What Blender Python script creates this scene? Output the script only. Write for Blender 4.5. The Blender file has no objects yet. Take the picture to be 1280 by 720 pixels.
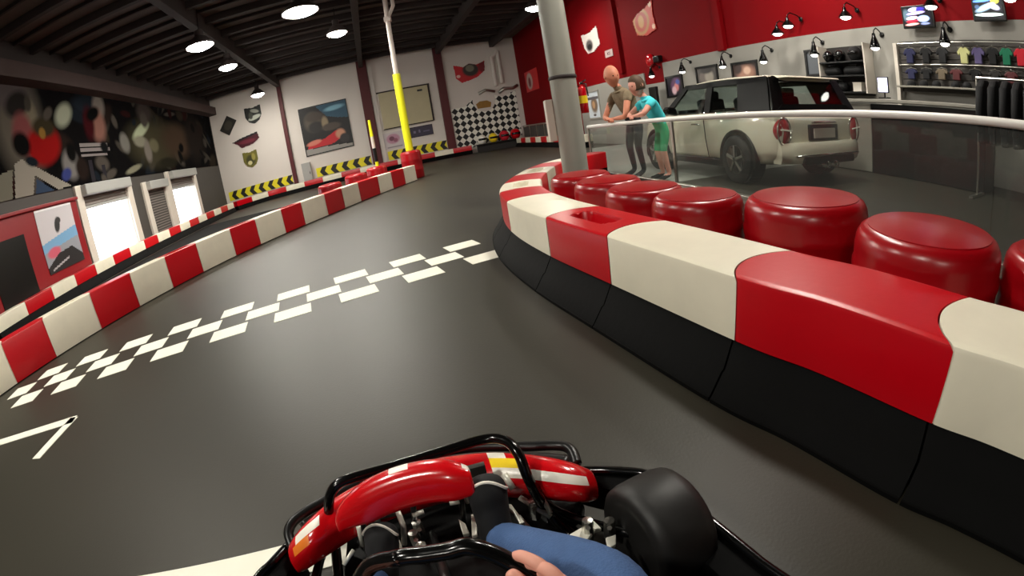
import bpy, bmesh, math, random
from mathutils import Vector, Matrix
random.seed(7)
sc = bpy.context.scene
COL = sc.collection
PI = math.pi
ORD = ['first', 'second', 'third', 'fourth', 'fifth', 'sixth', 'seventh', 'eighth', 'ninth', 'tenth', 'eleventh', 'twelfth',
       'thirteenth', 'fourteenth', 'fifteenth', 'sixteenth', 'seventeenth', 'eighteenth', 'nineteenth', 'twentieth',
       'twenty-first', 'twenty-second', 'twenty-third', 'twenty-fourth', 'twenty-fifth', 'twenty-sixth']

# ------------------------------------------------------------------ camera: an action camera's wide lens on the driver's helmet
FPX, PITCH, ROLL, EYE = 584.0, math.radians(19.4), math.radians(-9.32), 1.0
UPC = Vector((math.sin(ROLL) * math.cos(PITCH), math.cos(ROLL) * math.cos(PITCH), math.sin(PITCH)))
FWC = (Vector((0, 0, -1)) - Vector((0, 0, -1)).dot(UPC) * UPC).normalized()
RTC = FWC.cross(UPC)


def at(px, py, z):
    """The world point seen at a pixel at height z."""
    X, Y = px - 640.0, 360.0 - py
    r = math.hypot(X, Y)
    th = r / FPX
    s = math.sin(th) / max(r, 1e-9)
    c = Vector((X * s, Y * s, -math.cos(th)))
    d = Vector((c.dot(RTC), c.dot(FWC), c.dot(UPC)))
    t = (z - EYE) / d.z
    return Vector((d.x * t, d.y * t, z))


cam = bpy.data.cameras.new('camera')
cam_ob = bpy.data.objects.new('camera', cam)
COL.objects.link(cam_ob)
m = Matrix.Identity(4)
for i in range(3):
    m[0][i], m[1][i], m[2][i] = RTC[i], FWC[i], UPC[i]
m[2][3] = EYE
cam_ob.matrix_world = m
cam.type = 'PANO'
cam.sensor_width = 36.0
cam.sensor_fit = 'HORIZONTAL'
cc = cam if hasattr(cam, 'panorama_type') else cam.cycles
cc.panorama_type = 'FISHEYE_LENS_POLYNOMIAL'
cc.fisheye_fov = math.radians(175)
cc.fisheye_polynomial_k0 = 0.0
cc.fisheye_polynomial_k1 = -(1280 / 36.0) / FPX
cc.fisheye_polynomial_k2 = 0.0
cc.fisheye_polynomial_k3 = 0.0
cc.fisheye_polynomial_k4 = 0.0
cam.clip_start = 0.02
sc.camera = cam_ob
sc.cycles.transparent_max_bounces = 24
sc.cycles.use_denoising = True
sc.view_settings.view_transform = 'Standard'
sc.view_settings.look = 'None'
sc.view_settings.gamma = 1.0
sc.view_settings.use_curve_mapping = False
sc.view_settings.exposure = 0.15


# ------------------------------------------------------------------ materials
def lin(c):
    return tuple((v / 12.92 if v <= 0.04045 else ((v + 0.055) / 1.055) ** 2.4) for v in (x / 255.0 for x in c))


def mat(name, rgb, rough=0.5, metal=0.0, var=0.0, vscale=8.0, bump=0.0, bscale=60.0, coat=0.0, spec=0.5):
    M = bpy.data.materials.new(name)
    M.use_nodes = True
    N, L = M.node_tree.nodes, M.node_tree.links
    b = N['Principled BSDF']
    c = lin(rgb)
    b.inputs['Base Color'].default_value = (*c, 1)
    b.inputs['Roughness'].default_value = rough
    b.inputs['Metallic'].default_value = metal
    b.inputs['Coat Weight'].default_value = coat
    b.inputs['Specular IOR Level'].default_value = spec
    if var or bump:
        tc = N.new('ShaderNodeTexCoord')
    if var:
        nz = N.new('ShaderNodeTexNoise')
        nz.inputs['Scale'].default_value = vscale
        nz.inputs['Detail'].default_value = 5
        mx = N.new('ShaderNodeMix')
        mx.data_type = 'RGBA'
        mx.inputs[6].default_value = (*(v * (1 - var) for v in c), 1)
        mx.inputs[7].default_value = (*(min(1, v * (1 + var)) for v in c), 1)
        L.new(tc.outputs['Object'], nz.inputs['Vector'])
        L.new(nz.outputs['Fac'], mx.inputs[0])
        L.new(mx.outputs[2], b.inputs['Base Color'])
    if bump:
        n2 = N.new('ShaderNodeTexNoise')
        n2.inputs['Scale'].default_value = bscale
        bp = N.new('ShaderNodeBump')
        bp.inputs['Strength'].default_value = bump
        bp.inputs['Distance'].default_value = 0.01
        L.new(tc.outputs['Object'], n2.inputs['Vector'])
        L.new(n2.outputs['Fac'], bp.inputs['Height'])
        L.new(bp.outputs['Normal'], b.inputs['Normal'])
    return M


def emit(name, rgb, strength):
    M = bpy.data.materials.new(name)
    M.use_nodes = True
    b = M.node_tree.nodes['Principled BSDF']
    b.inputs['Base Color'].default_value = (*lin(rgb), 1)
    b.inputs['Emission Color'].default_value = (*lin(rgb), 1)
    b.inputs['Emission Strength'].default_value = strength
    return M


def printed(name, rough=0.5, emission=0.0):
    """A printed surface: the print's colours sit in the mesh's colour attribute."""
    M = bpy.data.materials.new(name)
    M.use_nodes = True
    N, L = M.node_tree.nodes, M.node_tree.links
    b = N['Principled BSDF']
    a = N.new('ShaderNodeVertexColor')
    a.layer_name = 'print'
    L.new(a.outputs['Color'], b.inputs['Base Color'])
    b.inputs['Roughness'].default_value = rough
    if emission:
        L.new(a.outputs['Color'], b.inputs['Emission Color'])
        b.inputs['Emission Strength'].default_value = emission
    return M


def glass_mat(name, tint, gloss=0.12, grey_diffuse=0.0):
    M = bpy.data.materials.new(name)
    M.use_nodes = True
    N, L = M.node_tree.nodes, M.node_tree.links
    out = N['Material Output']
    N.remove(N['Principled BSDF'])
    tr = N.new('ShaderNodeBsdfTransparent')
    tr.inputs[0].default_value = (*tint, 1)
    gl = N.new('ShaderNodeBsdfGlossy')
    gl.inputs['Roughness'].default_value = 0.03
    fr = N.new('ShaderNodeLayerWeight')
    pw = N.new('ShaderNodeMath'); pw.operation = 'POWER'; pw.inputs[1].default_value = 5.0
    ad = N.new('ShaderNodeMath'); ad.operation = 'MULTIPLY_ADD'
    ad.inputs[1].default_value = 0.5
    ad.inputs[2].default_value = gloss
    ad.use_clamp = True
    mx = N.new('ShaderNodeMixShader')
    L.new(fr.outputs['Facing'], pw.inputs[0])
    L.new(pw.outputs[0], ad.inputs[0])
    L.new(ad.outputs[0], mx.inputs[0])
    L.new(tr.outputs[0], mx.inputs[1])
    L.new(gl.outputs[0], mx.inputs[2])
    if grey_diffuse:  # mixes an even grey diffuse share into the pane
        df = N.new('ShaderNodeBsdfDiffuse'); df.inputs[0].default_value = (0.5, 0.52, 0.5, 1)
        m2 = N.new('ShaderNodeMixShader'); m2.inputs[0].default_value = grey_diffuse
        L.new(mx.outputs[0], m2.inputs[1]); L.new(df.outputs[0], m2.inputs[2]); L.new(m2.outputs[0], out.inputs[0])
    else:
        L.new(mx.outputs[0], out.inputs[0])
    return M


M_ = {}


def asphalt():
    M = mat('asphalt', (46, 43, 34), 0.48, spec=0.38)
    N, L = M.node_tree.nodes, M.node_tree.links
    b = N['Principled BSDF']
    tc = N.new('ShaderNodeTexCoord')
    n1 = N.new('ShaderNodeTexNoise'); n1.inputs['Scale'].default_value = 0.8; n1.inputs['Detail'].default_value = 4
    n2 = N.new('ShaderNodeTexNoise'); n2.inputs['Scale'].default_value = 90; n2.inputs['Detail'].default_value = 3
    L.new(tc.outputs['Object'], n1.inputs[0]); L.new(tc.outputs['Object'], n2.inputs[0])
    mx = N.new('ShaderNodeMix'); mx.data_type = 'RGBA'
    c = lin((46, 43, 34))
    mx.inputs[6].default_value = (*(v * 0.75 for v in c), 1)
    mx.inputs[7].default_value = (*(v * 1.25 for v in c), 1)
    L.new(n1.outputs['Fac'], mx.inputs[0])
    L.new(mx.outputs[2], b.inputs['Base Color'])
    bp = N.new('ShaderNodeBump'); bp.inputs['Strength'].default_value = 0.12; bp.inputs['Distance'].default_value = 0.004
    L.new(n2.outputs['Fac'], bp.inputs['Height'])
    L.new(bp.outputs[0], b.inputs['Normal'])
    return M


def checker_mat():
    M = mat('chequered_paint', (235, 232, 220), 0.6)
    N, L = M.node_tree.nodes, M.node_tree.links
    b = N['Principled BSDF']
    tc = N.new('ShaderNodeTexCoord')
    mp = N.new('ShaderNodeMapping'); mp.inputs['Rotation'].default_value = (0, PI / 4, 0); mp.inputs['Location'].default_value = (0.1, 50.0131, 0.1)
    ck = N.new('ShaderNodeTexChecker'); ck.inputs['Scale'].default_value = 1 / 0.25
    ck.inputs[1].default_value = (*lin((238, 236, 225)), 1); ck.inputs[2].default_value = (*lin((16, 16, 16)), 1)
    L.new(tc.outputs['Object'], mp.inputs[0]); L.new(mp.outputs[0], ck.inputs[0]); L.new(ck.outputs[0], b.inputs['Base Color'])
    return M


M_['asphalt'] = asphalt()
M_['white_wall'] = mat('white_wall_paint', (222, 214, 206), 0.75, var=0.05, vscale=0.7)
M_['red_wall'] = mat('red_wall_paint', (124, 0, 8), 0.7, var=0.06, vscale=0.6, spec=0.12)
M_['cladding'] = mat('pale_cladding', (150, 147, 140), 0.6, var=0.06, vscale=1.0)
M_['grey_wall'] = mat('grey_wall_paint', (70, 66, 62), 0.7, var=0.1, vscale=1.0)
M_['dark_wall'] = mat('dark_wall_paint', (40, 36, 34), 0.8, var=0.1, vscale=1.0)
M_['ceiling'] = mat('ceiling_sheet', (92, 82, 75), 0.8, var=0.35, vscale=1.3)
M_['beam'] = mat('dark_beam_paint', (44, 34, 32), 0.7, var=0.2, vscale=2)
M_['eave'] = mat('brown_beam_paint', (66, 48, 45), 0.7, var=0.2, vscale=2)
M_['maroon'] = mat('maroon_column_paint', (84, 22, 26), 0.6, var=0.1, vscale=2)
M_['column_grey'] = mat('grey_column_paint', (150, 150, 140), 0.5, var=0.06, vscale=3)
M_['white_line'] = mat('white_road_paint', (240, 238, 222), 0.6, var=0.05, vscale=6)
M_['plastic_red'] = mat('red_barrier_plastic', (188, 0, 18), 0.32, var=0.06, vscale=3, bump=0.05, bscale=25, spec=0.4)
M_['plastic_white'] = mat('white_barrier_plastic', (230, 223, 202), 0.35, var=0.12, vscale=4, bump=0.05, bscale=25, spec=0.4)
M_['rubber'] = mat('black_rubber', (5, 5, 5), 0.75, var=0.25, vscale=6, bump=0.1, bscale=30, spec=0.1)
M_['barrel_red'] = mat('red_barrel_plastic', (150, 3, 14), 0.28, var=0.12, vscale=5, bump=0.06, bscale=12)
M_['black'] = mat('black_plastic', (12, 12, 12), 0.35, spec=0.4)
M_['black_gloss'] = mat('glossy_black_paint', (8, 8, 8), 0.16)
M_['black_cloth'] = mat('black_cloth', (18, 18, 20), 0.85, var=0.3, vscale=14)
M_['car_black'] = mat('black_pillar', (4, 4, 4), 0.4, spec=0.12)
M_['chrome'] = mat('chrome', (225, 225, 220), 0.12, 1.0)
M_['steel'] = mat('brushed_steel', (190, 188, 180), 0.3, 1.0)
M_['alu'] = mat('aluminium_plate', (226, 224, 210), 0.35, 0.25, var=0.1, vscale=20)
M_['rail'] = mat('pale_handrail_paint', (236, 234, 228), 0.35)
M_['glass'] = glass_mat('grey_glass', (0.84, 0.86, 0.84), 0.02, 0.05)
M_['carglass'] = glass_mat('tinted_car_glass', (0.82, 0.87, 0.86), 0.07)
M_['carpaint'] = mat('white_car_paint', (222, 216, 196), 0.25, coat=0.6)
M_['tail'] = mat('red_tail_lamp', (150, 14, 24), 0.15)
M_['kart_red'] = mat('red_kart_plastic', (206, 10, 20), 0.2, coat=0.5)
M_['kart_orange'] = mat('orange_sticker', (245, 130, 40), 0.3)
M_['kart_yellow'] = mat('yellow_sticker', (250, 215, 40), 0.3)
M_['kart_white'] = mat('white_sticker', (250, 244, 230), 0.3)
M_['tyre'] = mat('tyre_rubber', (30, 29, 28), 0.5, var=0.1, vscale=20, spec=0.4)
M_['denim'] = mat('blue_denim', (62, 92, 138), 0.85, var=0.16, vscale=40, bump=0.25, bscale=220)
M_['skin'] = mat('skin', (226, 160, 140), 0.55, var=0.06, vscale=30)
M_['skin_tan'] = mat('tanned_skin', (214, 138, 108), 0.55, var=0.08, vscale=20)
M_['hair'] = mat('brown_hair', (74, 52, 32), 0.7, var=0.3, vscale=60)
M_['tan_shirt'] = mat('tan_patterned_shirt', (128, 112, 88), 0.85, var=0.55, vscale=16)
M_['teal'] = mat('turquoise_cloth', (70, 205, 215), 0.8, var=0.06)
M_['green'] = mat('green_cloth', (50, 180, 120), 0.8, var=0.06)
M_['dark_trousers'] = mat('dark_trousers', (40, 40, 46), 0.85, var=0.2, vscale=20)
M_['yellow'] = mat('yellow_post_paint', (226, 226, 20), 0.4)
M_['pale_post'] = mat('pale_post_paint', (205, 195, 186), 0.45)
M_['chev_yellow'] = mat('chevron_yellow', (236, 222, 30), 0.5)
M_['chev_black'] = mat('chevron_black', (18, 18, 16), 0.5)
M_['cream'] = mat('cream_board', (190, 180, 146), 0.6, var=0.08, vscale=2)
M_['navy'] = mat('navy_board', (52, 46, 66), 0.5)
M_['grey_box'] = mat('grey_cabinet_paint', (168, 168, 164), 0.45)
M_['shutter'] = mat('grey_shutter', (120, 112, 106), 0.6, var=0.08)
M_['jamb'] = mat('white_jamb_paint', (216, 208, 196), 0.6)
M_['booth'] = mat('red_booth_panel', (140, 8, 20), 0.45)
M_['checker'] = checker_mat()
M_['concrete'] = mat('pale_concrete', (150, 152, 146), 0.35, var=0.1, vscale=1.2)
M_['sheeting'] = mat('black_sheeting', (16, 16, 15), 0.9, var=0.2, vscale=6, spec=0.15)
M_['print'] = printed('printed_sheet')
M_['print_matt'] = printed('matt_mural_paint', 0.95)
M_['print_matt'].node_tree.nodes['Principled BSDF'].inputs['Specular IOR Level'].default_value = 0.05
M_['screen'] = printed('lit_screen', 0.3, 2.2)
M_['lens'] = emit('lamp_lens', (255, 250, 238), 190.0)
M_['spot'] = emit('wall_lamp_bulb', (255, 250, 240), 9.0)
M_['lcd'] = emit('lit_monitor', (225, 222, 255), 3.0)
M_['gold'] = mat('gold_paint', (150, 110, 40), 0.5, var=0.3, vscale=8)
M_['red_gloss'] = mat('glossy_red', (200, 10, 24), 0.15, coat=0.5)
M_['purple'] = mat('purple_cloth', (98, 88, 132), 0.85)
M_['lemon'] = mat('pale_yellow_cloth', (214, 214, 150), 0.85)
M_['dkgreen'] = mat('dark_green_cloth', (20, 112, 80), 0.85)
M_['crimson'] = mat('crimson_cloth', (196, 26, 44), 0.85)
M_['navycloth'] = mat('navy_cloth', (38, 40, 76), 0.85)
M_['tancloth'] = mat('tan_cloth', (110, 98, 80), 0.85, var=0.3)
M_['stone'] = mat('pale_grey_panel', (150, 146, 136), 0.5, var=0.08)


# ------------------------------------------------------------------ mesh helpers
class MB:
    def __init__(self):
        self.bm = bmesh.new()

    def face(self, pts, mi=0):
        f = self.bm.faces.new([self.bm.verts.new(Vector(p)) for p in pts])
        f.material_index = mi
        return f

    def box(self, c, s, rz=0.0, mi=0, mtx=None):
        r = bmesh.ops.create_cube(self.bm, size=1.0)
        M = Matrix.Translation(Vector(c)) @ (mtx or Matrix.Rotation(rz, 4, 'Z')) @ Matrix.Diagonal((*s, 1))
        bmesh.ops.transform(self.bm, matrix=M, verts=r['verts'])
        for f in {f for v in r['verts'] for f in v.link_faces}:
            f.material_index = mi
        return self

    def grid(self, rows, mi=0, closed=False):
        """Quads between rows of points (each row the same length); closed joins each row's ends."""
        vs = [[self.bm.verts.new(Vector(p)) for p in r] for r in rows]
        n = len(rows[0])
        for a, b in zip(vs, vs[1:]):
            for i in range(n if closed else n - 1):
                j = (i + 1) % n
                f = self.bm.faces.new((a[i], a[j], b[j], b[i]))
                f.material_index = mi
        return vs

    def strip_loft(self, tops, bots, mi=0):
        """Rows of matching top and bottom points closed all round, each end a strip of quads."""
        vs = self.grid([t + c[::-1] for t, c in zip(tops, bots)], mi, True)
        n = len(tops[0])
        for r in (vs[0], vs[-1]):
            for i in range(n - 1):
                f = self.bm.faces.new((r[i], r[i + 1], r[2 * n - 2 - i], r[2 * n - 1 - i]))
                f.material_index = mi
        return self

    def loft(self, rows, mi=0):
        vs = self.grid(rows, mi, True)
        for r in (vs[0][::-1], vs[-1]):
            f = self.bm.faces.new(r)
            f.material_index = mi
        return self

    def tube(self, pts, r, n=10, mi=0):
        pts = [Vector(p) for p in pts]
        rr = r if isinstance(r, (list, tuple)) else [r] * len(pts)
        rows, prev = [], None
        for i, p in enumerate(pts):
            t = (pts[min(i + 1, len(pts) - 1)] - pts[max(i - 1, 0)]).normalized()
            if prev is None:
                a = t.orthogonal().normalized()
            else:
                a = (prev - prev.dot(t) * t).normalized()
            prev = a
            b = t.cross(a)
            rows.append([p + (a * math.cos(k * 2 * PI / n) + b * math.sin(k * 2 * PI / n)) * rr[i] for k in range(n)])
        return self.loft(rows, mi)

    def lathe(self, prof, c=(0, 0, 0), n=24, axis='Z', mi=0):
        c = Vector(c)
        rows = []
        for r, z in prof:
            row = []
            for k in range(n):
                a = k * 2 * PI / n
                x, y = r * math.cos(a), r * math.sin(a)
                v = {'Z': (x, y, z), 'X': (z, x, y), 'Y': (y, z, x)}[axis]
                row.append(c + Vector(v))
            rows.append(row)
        return self.loft(rows, mi)

    def prism(self, poly, d, mi=0):
        """Extrude a planar polygon of 3-D points by the vector d."""
        d = Vector(d)
        a = [Vector(p) for p in poly]
        return self.loft([a, [p + d for p in a]], mi)

    def build(self, name, mats, parent=None, smooth=False, bevel=0.0, sub=0, solid=0.0, angle=None):
        bmesh.ops.recalc_face_normals(self.bm, faces=self.bm.faces)
        me = bpy.data.meshes.new(name)
        self.bm.to_mesh(me)
        self.bm.free()
        for mm in (mats if isinstance(mats, (list, tuple)) else [mats]):
            me.materials.append(M_[mm] if isinstance(mm, str) else mm)
        o = bpy.data.objects.new(name, me)
        COL.objects.link(o)
        if parent:
            o.parent = parent
        if smooth:
            for p in me.polygons:
                p.use_smooth = True
            if angle:
                me.set_sharp_from_angle(angle=math.radians(angle))
        if solid:
            md = o.modifiers.new('solid', 'SOLIDIFY'); md.thickness = solid; md.offset = 0
        if bevel:
            md = o.modifiers.new('bevel', 'BEVEL'); md.width = bevel; md.segments = 2; md.limit_method = 'ANGLE'
        if sub:
            md = o.modifiers.new('sub', 'SUBSURF'); md.levels = sub; md.render_levels = sub
        return o


def tag(o, label, cat, group=None, kind=None):
    o['label'] = label
    o['category'] = cat
    if group:
        o['group'] = group
    if kind:
        o['kind'] = kind
    return o


def empty(name, loc, label, cat, group=None, rz=0.0):
    o = bpy.data.objects.new(name, None)
    o.empty_display_size = 0.1
    COL.objects.link(o)
    o.location = loc
    o.rotation_euler = (0, 0, rz)
    return tag(o, label, cat, group)


def struct(o, label=None):
    o['kind'] = 'structure'
    if label:
        o['label'] = label
    return o


def dup(root, label, loc=None, group=None):
    r = root.copy()
    COL.objects.link(r)
    r['label'] = label
    if loc is not None:
        r.location = loc
    if group:
        r['group'] = group
    for ch in list(root.children):
        c = ch.copy(); COL.objects.link(c); c.parent = r
        for g in ch.children:
            d = g.copy(); COL.objects.link(d); d.parent = c
    return r


# walls as frames: s runs to the right as one faces the wall, off is the distance in front of it
WALLS = {'far': (math.radians(-14), 24.5), 'right': (math.radians(78), 7.5), 'left': (math.radians(-104), 8.1)}


def wp(w, s, z, off=0.0):
    psi, D = WALLS[w]
    n = Vector((math.sin(psi), math.cos(psi), 0)); t = Vector((math.cos(psi), -math.sin(psi), 0))
    p = n * (D - off) + t * s
    p.z = z
    return p


def place(o, w, s, z, off=0.0):
    o.location = wp(w, s, z, off)
    o.rotation_euler = (0, 0, -WALLS[w][0])
    return o


def inpoly(x, y, P):
    c = False
    for i in range(len(P)):
        (x0, y0), (x1, y1) = P[i], P[i - 1]
        if (y0 > y) != (y1 > y) and x < (x1 - x0) * (y - y0) / (y1 - y0) + x0:
            c = not c
    return c


def print_sheet(name, w, h, base, shapes, parent=None, step=0.03, material='print', thick=0.01, outline=None):
    """A flat sheet, x 0..w and z 0..h, facing -y, with a printed picture: shapes in 0..1 units.
    ('e',cx,cy,rx,ry,deg,rgb[,soft]) ('r',x0,y0,x1,y1,rgb) ('p',[(x,y)..],rgb)"""
    nx, nz = max(2, int(w / step)), max(2, int(h / step))
    bm = bmesh.new()
    vs = [[bm.verts.new((w * i / nx, 0, h * j / nz)) for i in range(nx + 1)] for j in range(nz + 1)]
    cols = []
    for j in range(nz):
        for i in range(nx):
            u, v = (i + 0.5) / nx, (j + 0.5) / nz
            if outline and not inpoly(u, v, outline):
                continue
            c = Vector(lin(base))
            for s in shapes:
                k = 0.0
                if s[0] == 'e':
                    a = math.radians(s[5]); dx, dy = (u - s[1]) * w, (v - s[2]) * h
                    X, Y = dx * math.cos(a) + dy * math.sin(a), -dx * math.sin(a) + dy * math.cos(a)
                    q = math.hypot(X / (s[3] * w), Y / (s[4] * h))
                    soft = s[7] if len(s) > 7 else 0.02
                    k = min(1, max(0, (1 + soft / 2 - q) / soft)); rgb = s[6]
                elif s[0] == 'r':
                    k = 1.0 if s[1] <= u <= s[3] and s[2] <= v <= s[4] else 0.0; rgb = s[5]
                else:
                    k = 1.0 if inpoly(u, v, s[1]) else 0.0; rgb = s[2]
                if k:
                    c = c.lerp(Vector(lin(rgb)), k)
            bm.faces.new((vs[j][i], vs[j][i + 1], vs[j + 1][i + 1], vs[j + 1][i]))
            cols.append(c)
    bmesh.ops.delete(bm, geom=[v for v in bm.verts if not v.link_faces], context='VERTS')
    me = bpy.data.meshes.new(name)
    bm.to_mesh(me); bm.free()
    ca = me.color_attributes.new('print', 'FLOAT_COLOR', 'CORNER')
    buf = []
    for p, c in zip(me.polygons, cols):
        buf += [c.x, c.y, c.z, 1.0] * p.loop_total
    ca.data.foreach_set('color', buf)
    me.materials.append(M_[material])
    o = bpy.data.objects.new(name, me)
    COL.objects.link(o)
    if parent:
        o.parent = parent
    md = o.modifiers.new('solid', 'SOLIDIFY'); md.thickness = thick; md.offset = 1 if False else -1
    return o

# ------------------------------------------------------------------ the setting
H = 6.0


def wall_mesh(name, w, segs, material, thick=0.25):
    b = MB()
    for s0, s1, z0, z1 in segs:
        b.box(((s0 + s1) / 2, thick / 2, (z0 + z1) / 2), (s1 - s0, thick, z1 - z0))
    o = struct(b.build(name, material))
    return place(o, w, 0, 0)


D1, D2, D3 = (11.5, 14.15), (17.75, 20.35), (15.25, 17.2)     # roller doors and a closed shutter in the left wall
wall_mesh('wall_far', 'far', [(-8.35, 8.4, 0, H)], 'white_wall')
wall_mesh('wall_right', 'right', [(-25.6, 12, 0, H)], 'red_wall')
wall_mesh('wall_left', 'left', [(-12, D1[0], 0, H), (D1[1], D2[0], 0, H), (D2[1], 24.75, 0, H), (D1[0], D1[1], 2.3, H), (D2[0], D2[1], 2.3, H)], 'grey_wall')
pl, pr = wp('left', -12, 0), wp('right', 12, 0)
b = MB()
mid = (pl + pr) / 2; dv = pr - pl
b.box((mid.x, mid.y, H / 2), (dv.length, 0.25, H), math.atan2(dv.y, dv.x))
struct(b.build('wall_back', 'dark_wall'))
cor = [wp('left', -12.3, 0, -0.3), wp('right', 12.3, 0, -0.3), wp('right', -26, 0, -0.3), wp('left', 25, 0, -0.3)]
b = MB()
b.prism([(p.x, p.y, -0.1) for p in cor], (0, 0, 0.1))
struct(b.build('floor', 'asphalt'))
b = MB()
# corrugated sheets: ridges run across the purlins
b.prism([(p.x, p.y, H) for p in cor], (0, 0, 0.15))
struct(b.build('ceiling', 'ceiling'))


def beam(name, w, s0, s1, z0, z1, off0, off1, material):
    b = MB()
    b.box(((s0 + s1) / 2, -(off0 + off1) / 2, (z0 + z1) / 2), (s1 - s0, off1 - off0, z1 - z0))
    return place(struct(b.build(name, material, bevel=0.01)), w, 0, 0)


for k, s in enumerate((-4.1, 0.2, 4.15, -7.95, 7.0)):
    beam('ceiling_rafter', 'far', s - 0.11, s + 0.11, 5.5, 5.995, 0.4, 36, 'beam')
for k in range(22):
    o_ = 0.7 + k * 1.55
    beam('ceiling_purlin', 'far', -8.05, 7.45, 5.78, 5.995, o_, o_ + 0.16, 'beam')
    beam('ceiling_batten', 'far', -8.05, 7.45, 5.9, 5.995, o_ + 0.75, o_ + 0.83, 'beam')
beam('trim_1', 'left', -6, 24.4, 5.05, 5.45, 0.0, 0.45, 'eave')
# insulation pads laid between purlins: paler strips seen between the dark beams
# steel columns of the far wall
for k, (s, wd) in enumerate(((-4.13, 0.2), (0.22, 0.5), (4.15, 0.42))):
    beam('wall_column', 'far', s - wd / 2, s + wd / 2, 0, H - 0.01, 0.0, 0.22, 'maroon')
beam('trim_2', 'far', 0.5, 0.72, 0, 5.9, 0.0, 0.12, 'white_wall')
for s in (-17.05, -13.35, -8.44):
    beam('wall_column', 'right', s - 0.12, s + 0.12, 2.3, H - 0.01, 0.0, 0.12, 'red_wall')
# pale cladding on the lower part of the red wall
b = MB()
for s0, s1, z1 in ((-17.0, -12.1, 2.16), (-11.05, 4.0, 2.33), (-12.1, -11.05, 1.8)):
    b.box(((s0 + s1) / 2, -0.02, z1 / 2), (s1 - s0, 0.04, z1))
place(struct(b.build('trim_3', 'cladding', bevel=0.004)), 'right', 0, 0)


b = MB()
q = [wp('right', a_, 0, o_) for a_, o_ in ((-13.8, 0.05), (-5.4, 0.05), (-5.4, 4.1), (-7.4, 4.1), (-13.8, 1.3))]
b.prism([(p.x, p.y, 0.001) for p in q], (0, 0, 0.004))
struct(b.build('floor_showroom', 'concrete'))


# roller doors: the daylight outside is the sky seen through the openings
def roller_door(name, s0, s1, zlow, ztop, closed=False):
    root = bpy.data.objects.new(name, None); COL.objects.link(root)
    place(root, 'left', s0, 0); struct(root)
    w = s1 - s0
    b = MB()
    n = int((ztop - zlow) / 0.09)
    prof = []
    for i in range(n + 1):
        z = zlow + (ztop - zlow) * i / n
        prof += [(0.02, z), (-0.005, z + 0.03)]
    b.grid([[(0.0, y - 0.0, z) for y, z in prof], [(w, y, z) for y, z in prof]])
    c = b.build('shutter', 'shutter', root, solid=0.015)
    if not closed:
        b = MB(); b.box((w / 2, 0.01, zlow - 0.03), (w, 0.06, 0.08)); b.build('bottom_bar', 'grey_box', root, bevel=0.01)
    for x in (-0.16, w + 0.16):
        b = MB(); b.box((x, -0.03, (ztop + 0.2) / 2), (0.34, 0.1, ztop + 0.2)); b.box((x * .99 + (.012 if x < 0 else -.012) + (.14 if x < 0 else -.14), 0.13, ztop / 2), (0.02, 0.26, ztop)); b.build('jamb', 'jamb', root, bevel=0.01)
    b = MB(); b.box((w / 2, -0.12, ztop + 0.03), (w + 0.1, 0.3, 0.3)); b.build('roller_box', 'grey_box', root, bevel=0.03)


roller_door('door_1', D1[0], D1[1], 1.86, 2.25)
roller_door('door_2', D2[0], D2[1], 1.78, 2.25)
roller_door('door_3', D3[0] + 0.35, D3[1] - 0.1, 0.0, 2.0, True)

# racing mural along the top of the left wall
W0, W1, Z0, Z1 = 6.0, 24.3, 2.45, 5.05
U = lambda s: (s - W0) / (W1 - W0)
V = lambda z: (z - Z0) / (Z1 - Z0)


def E(s, z, rs, rz, deg, rgb, soft=0.5):
    return ('e', U(s), V(z), rs / (W1 - W0), rz / (Z1 - Z0), deg, rgb, soft)


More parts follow.
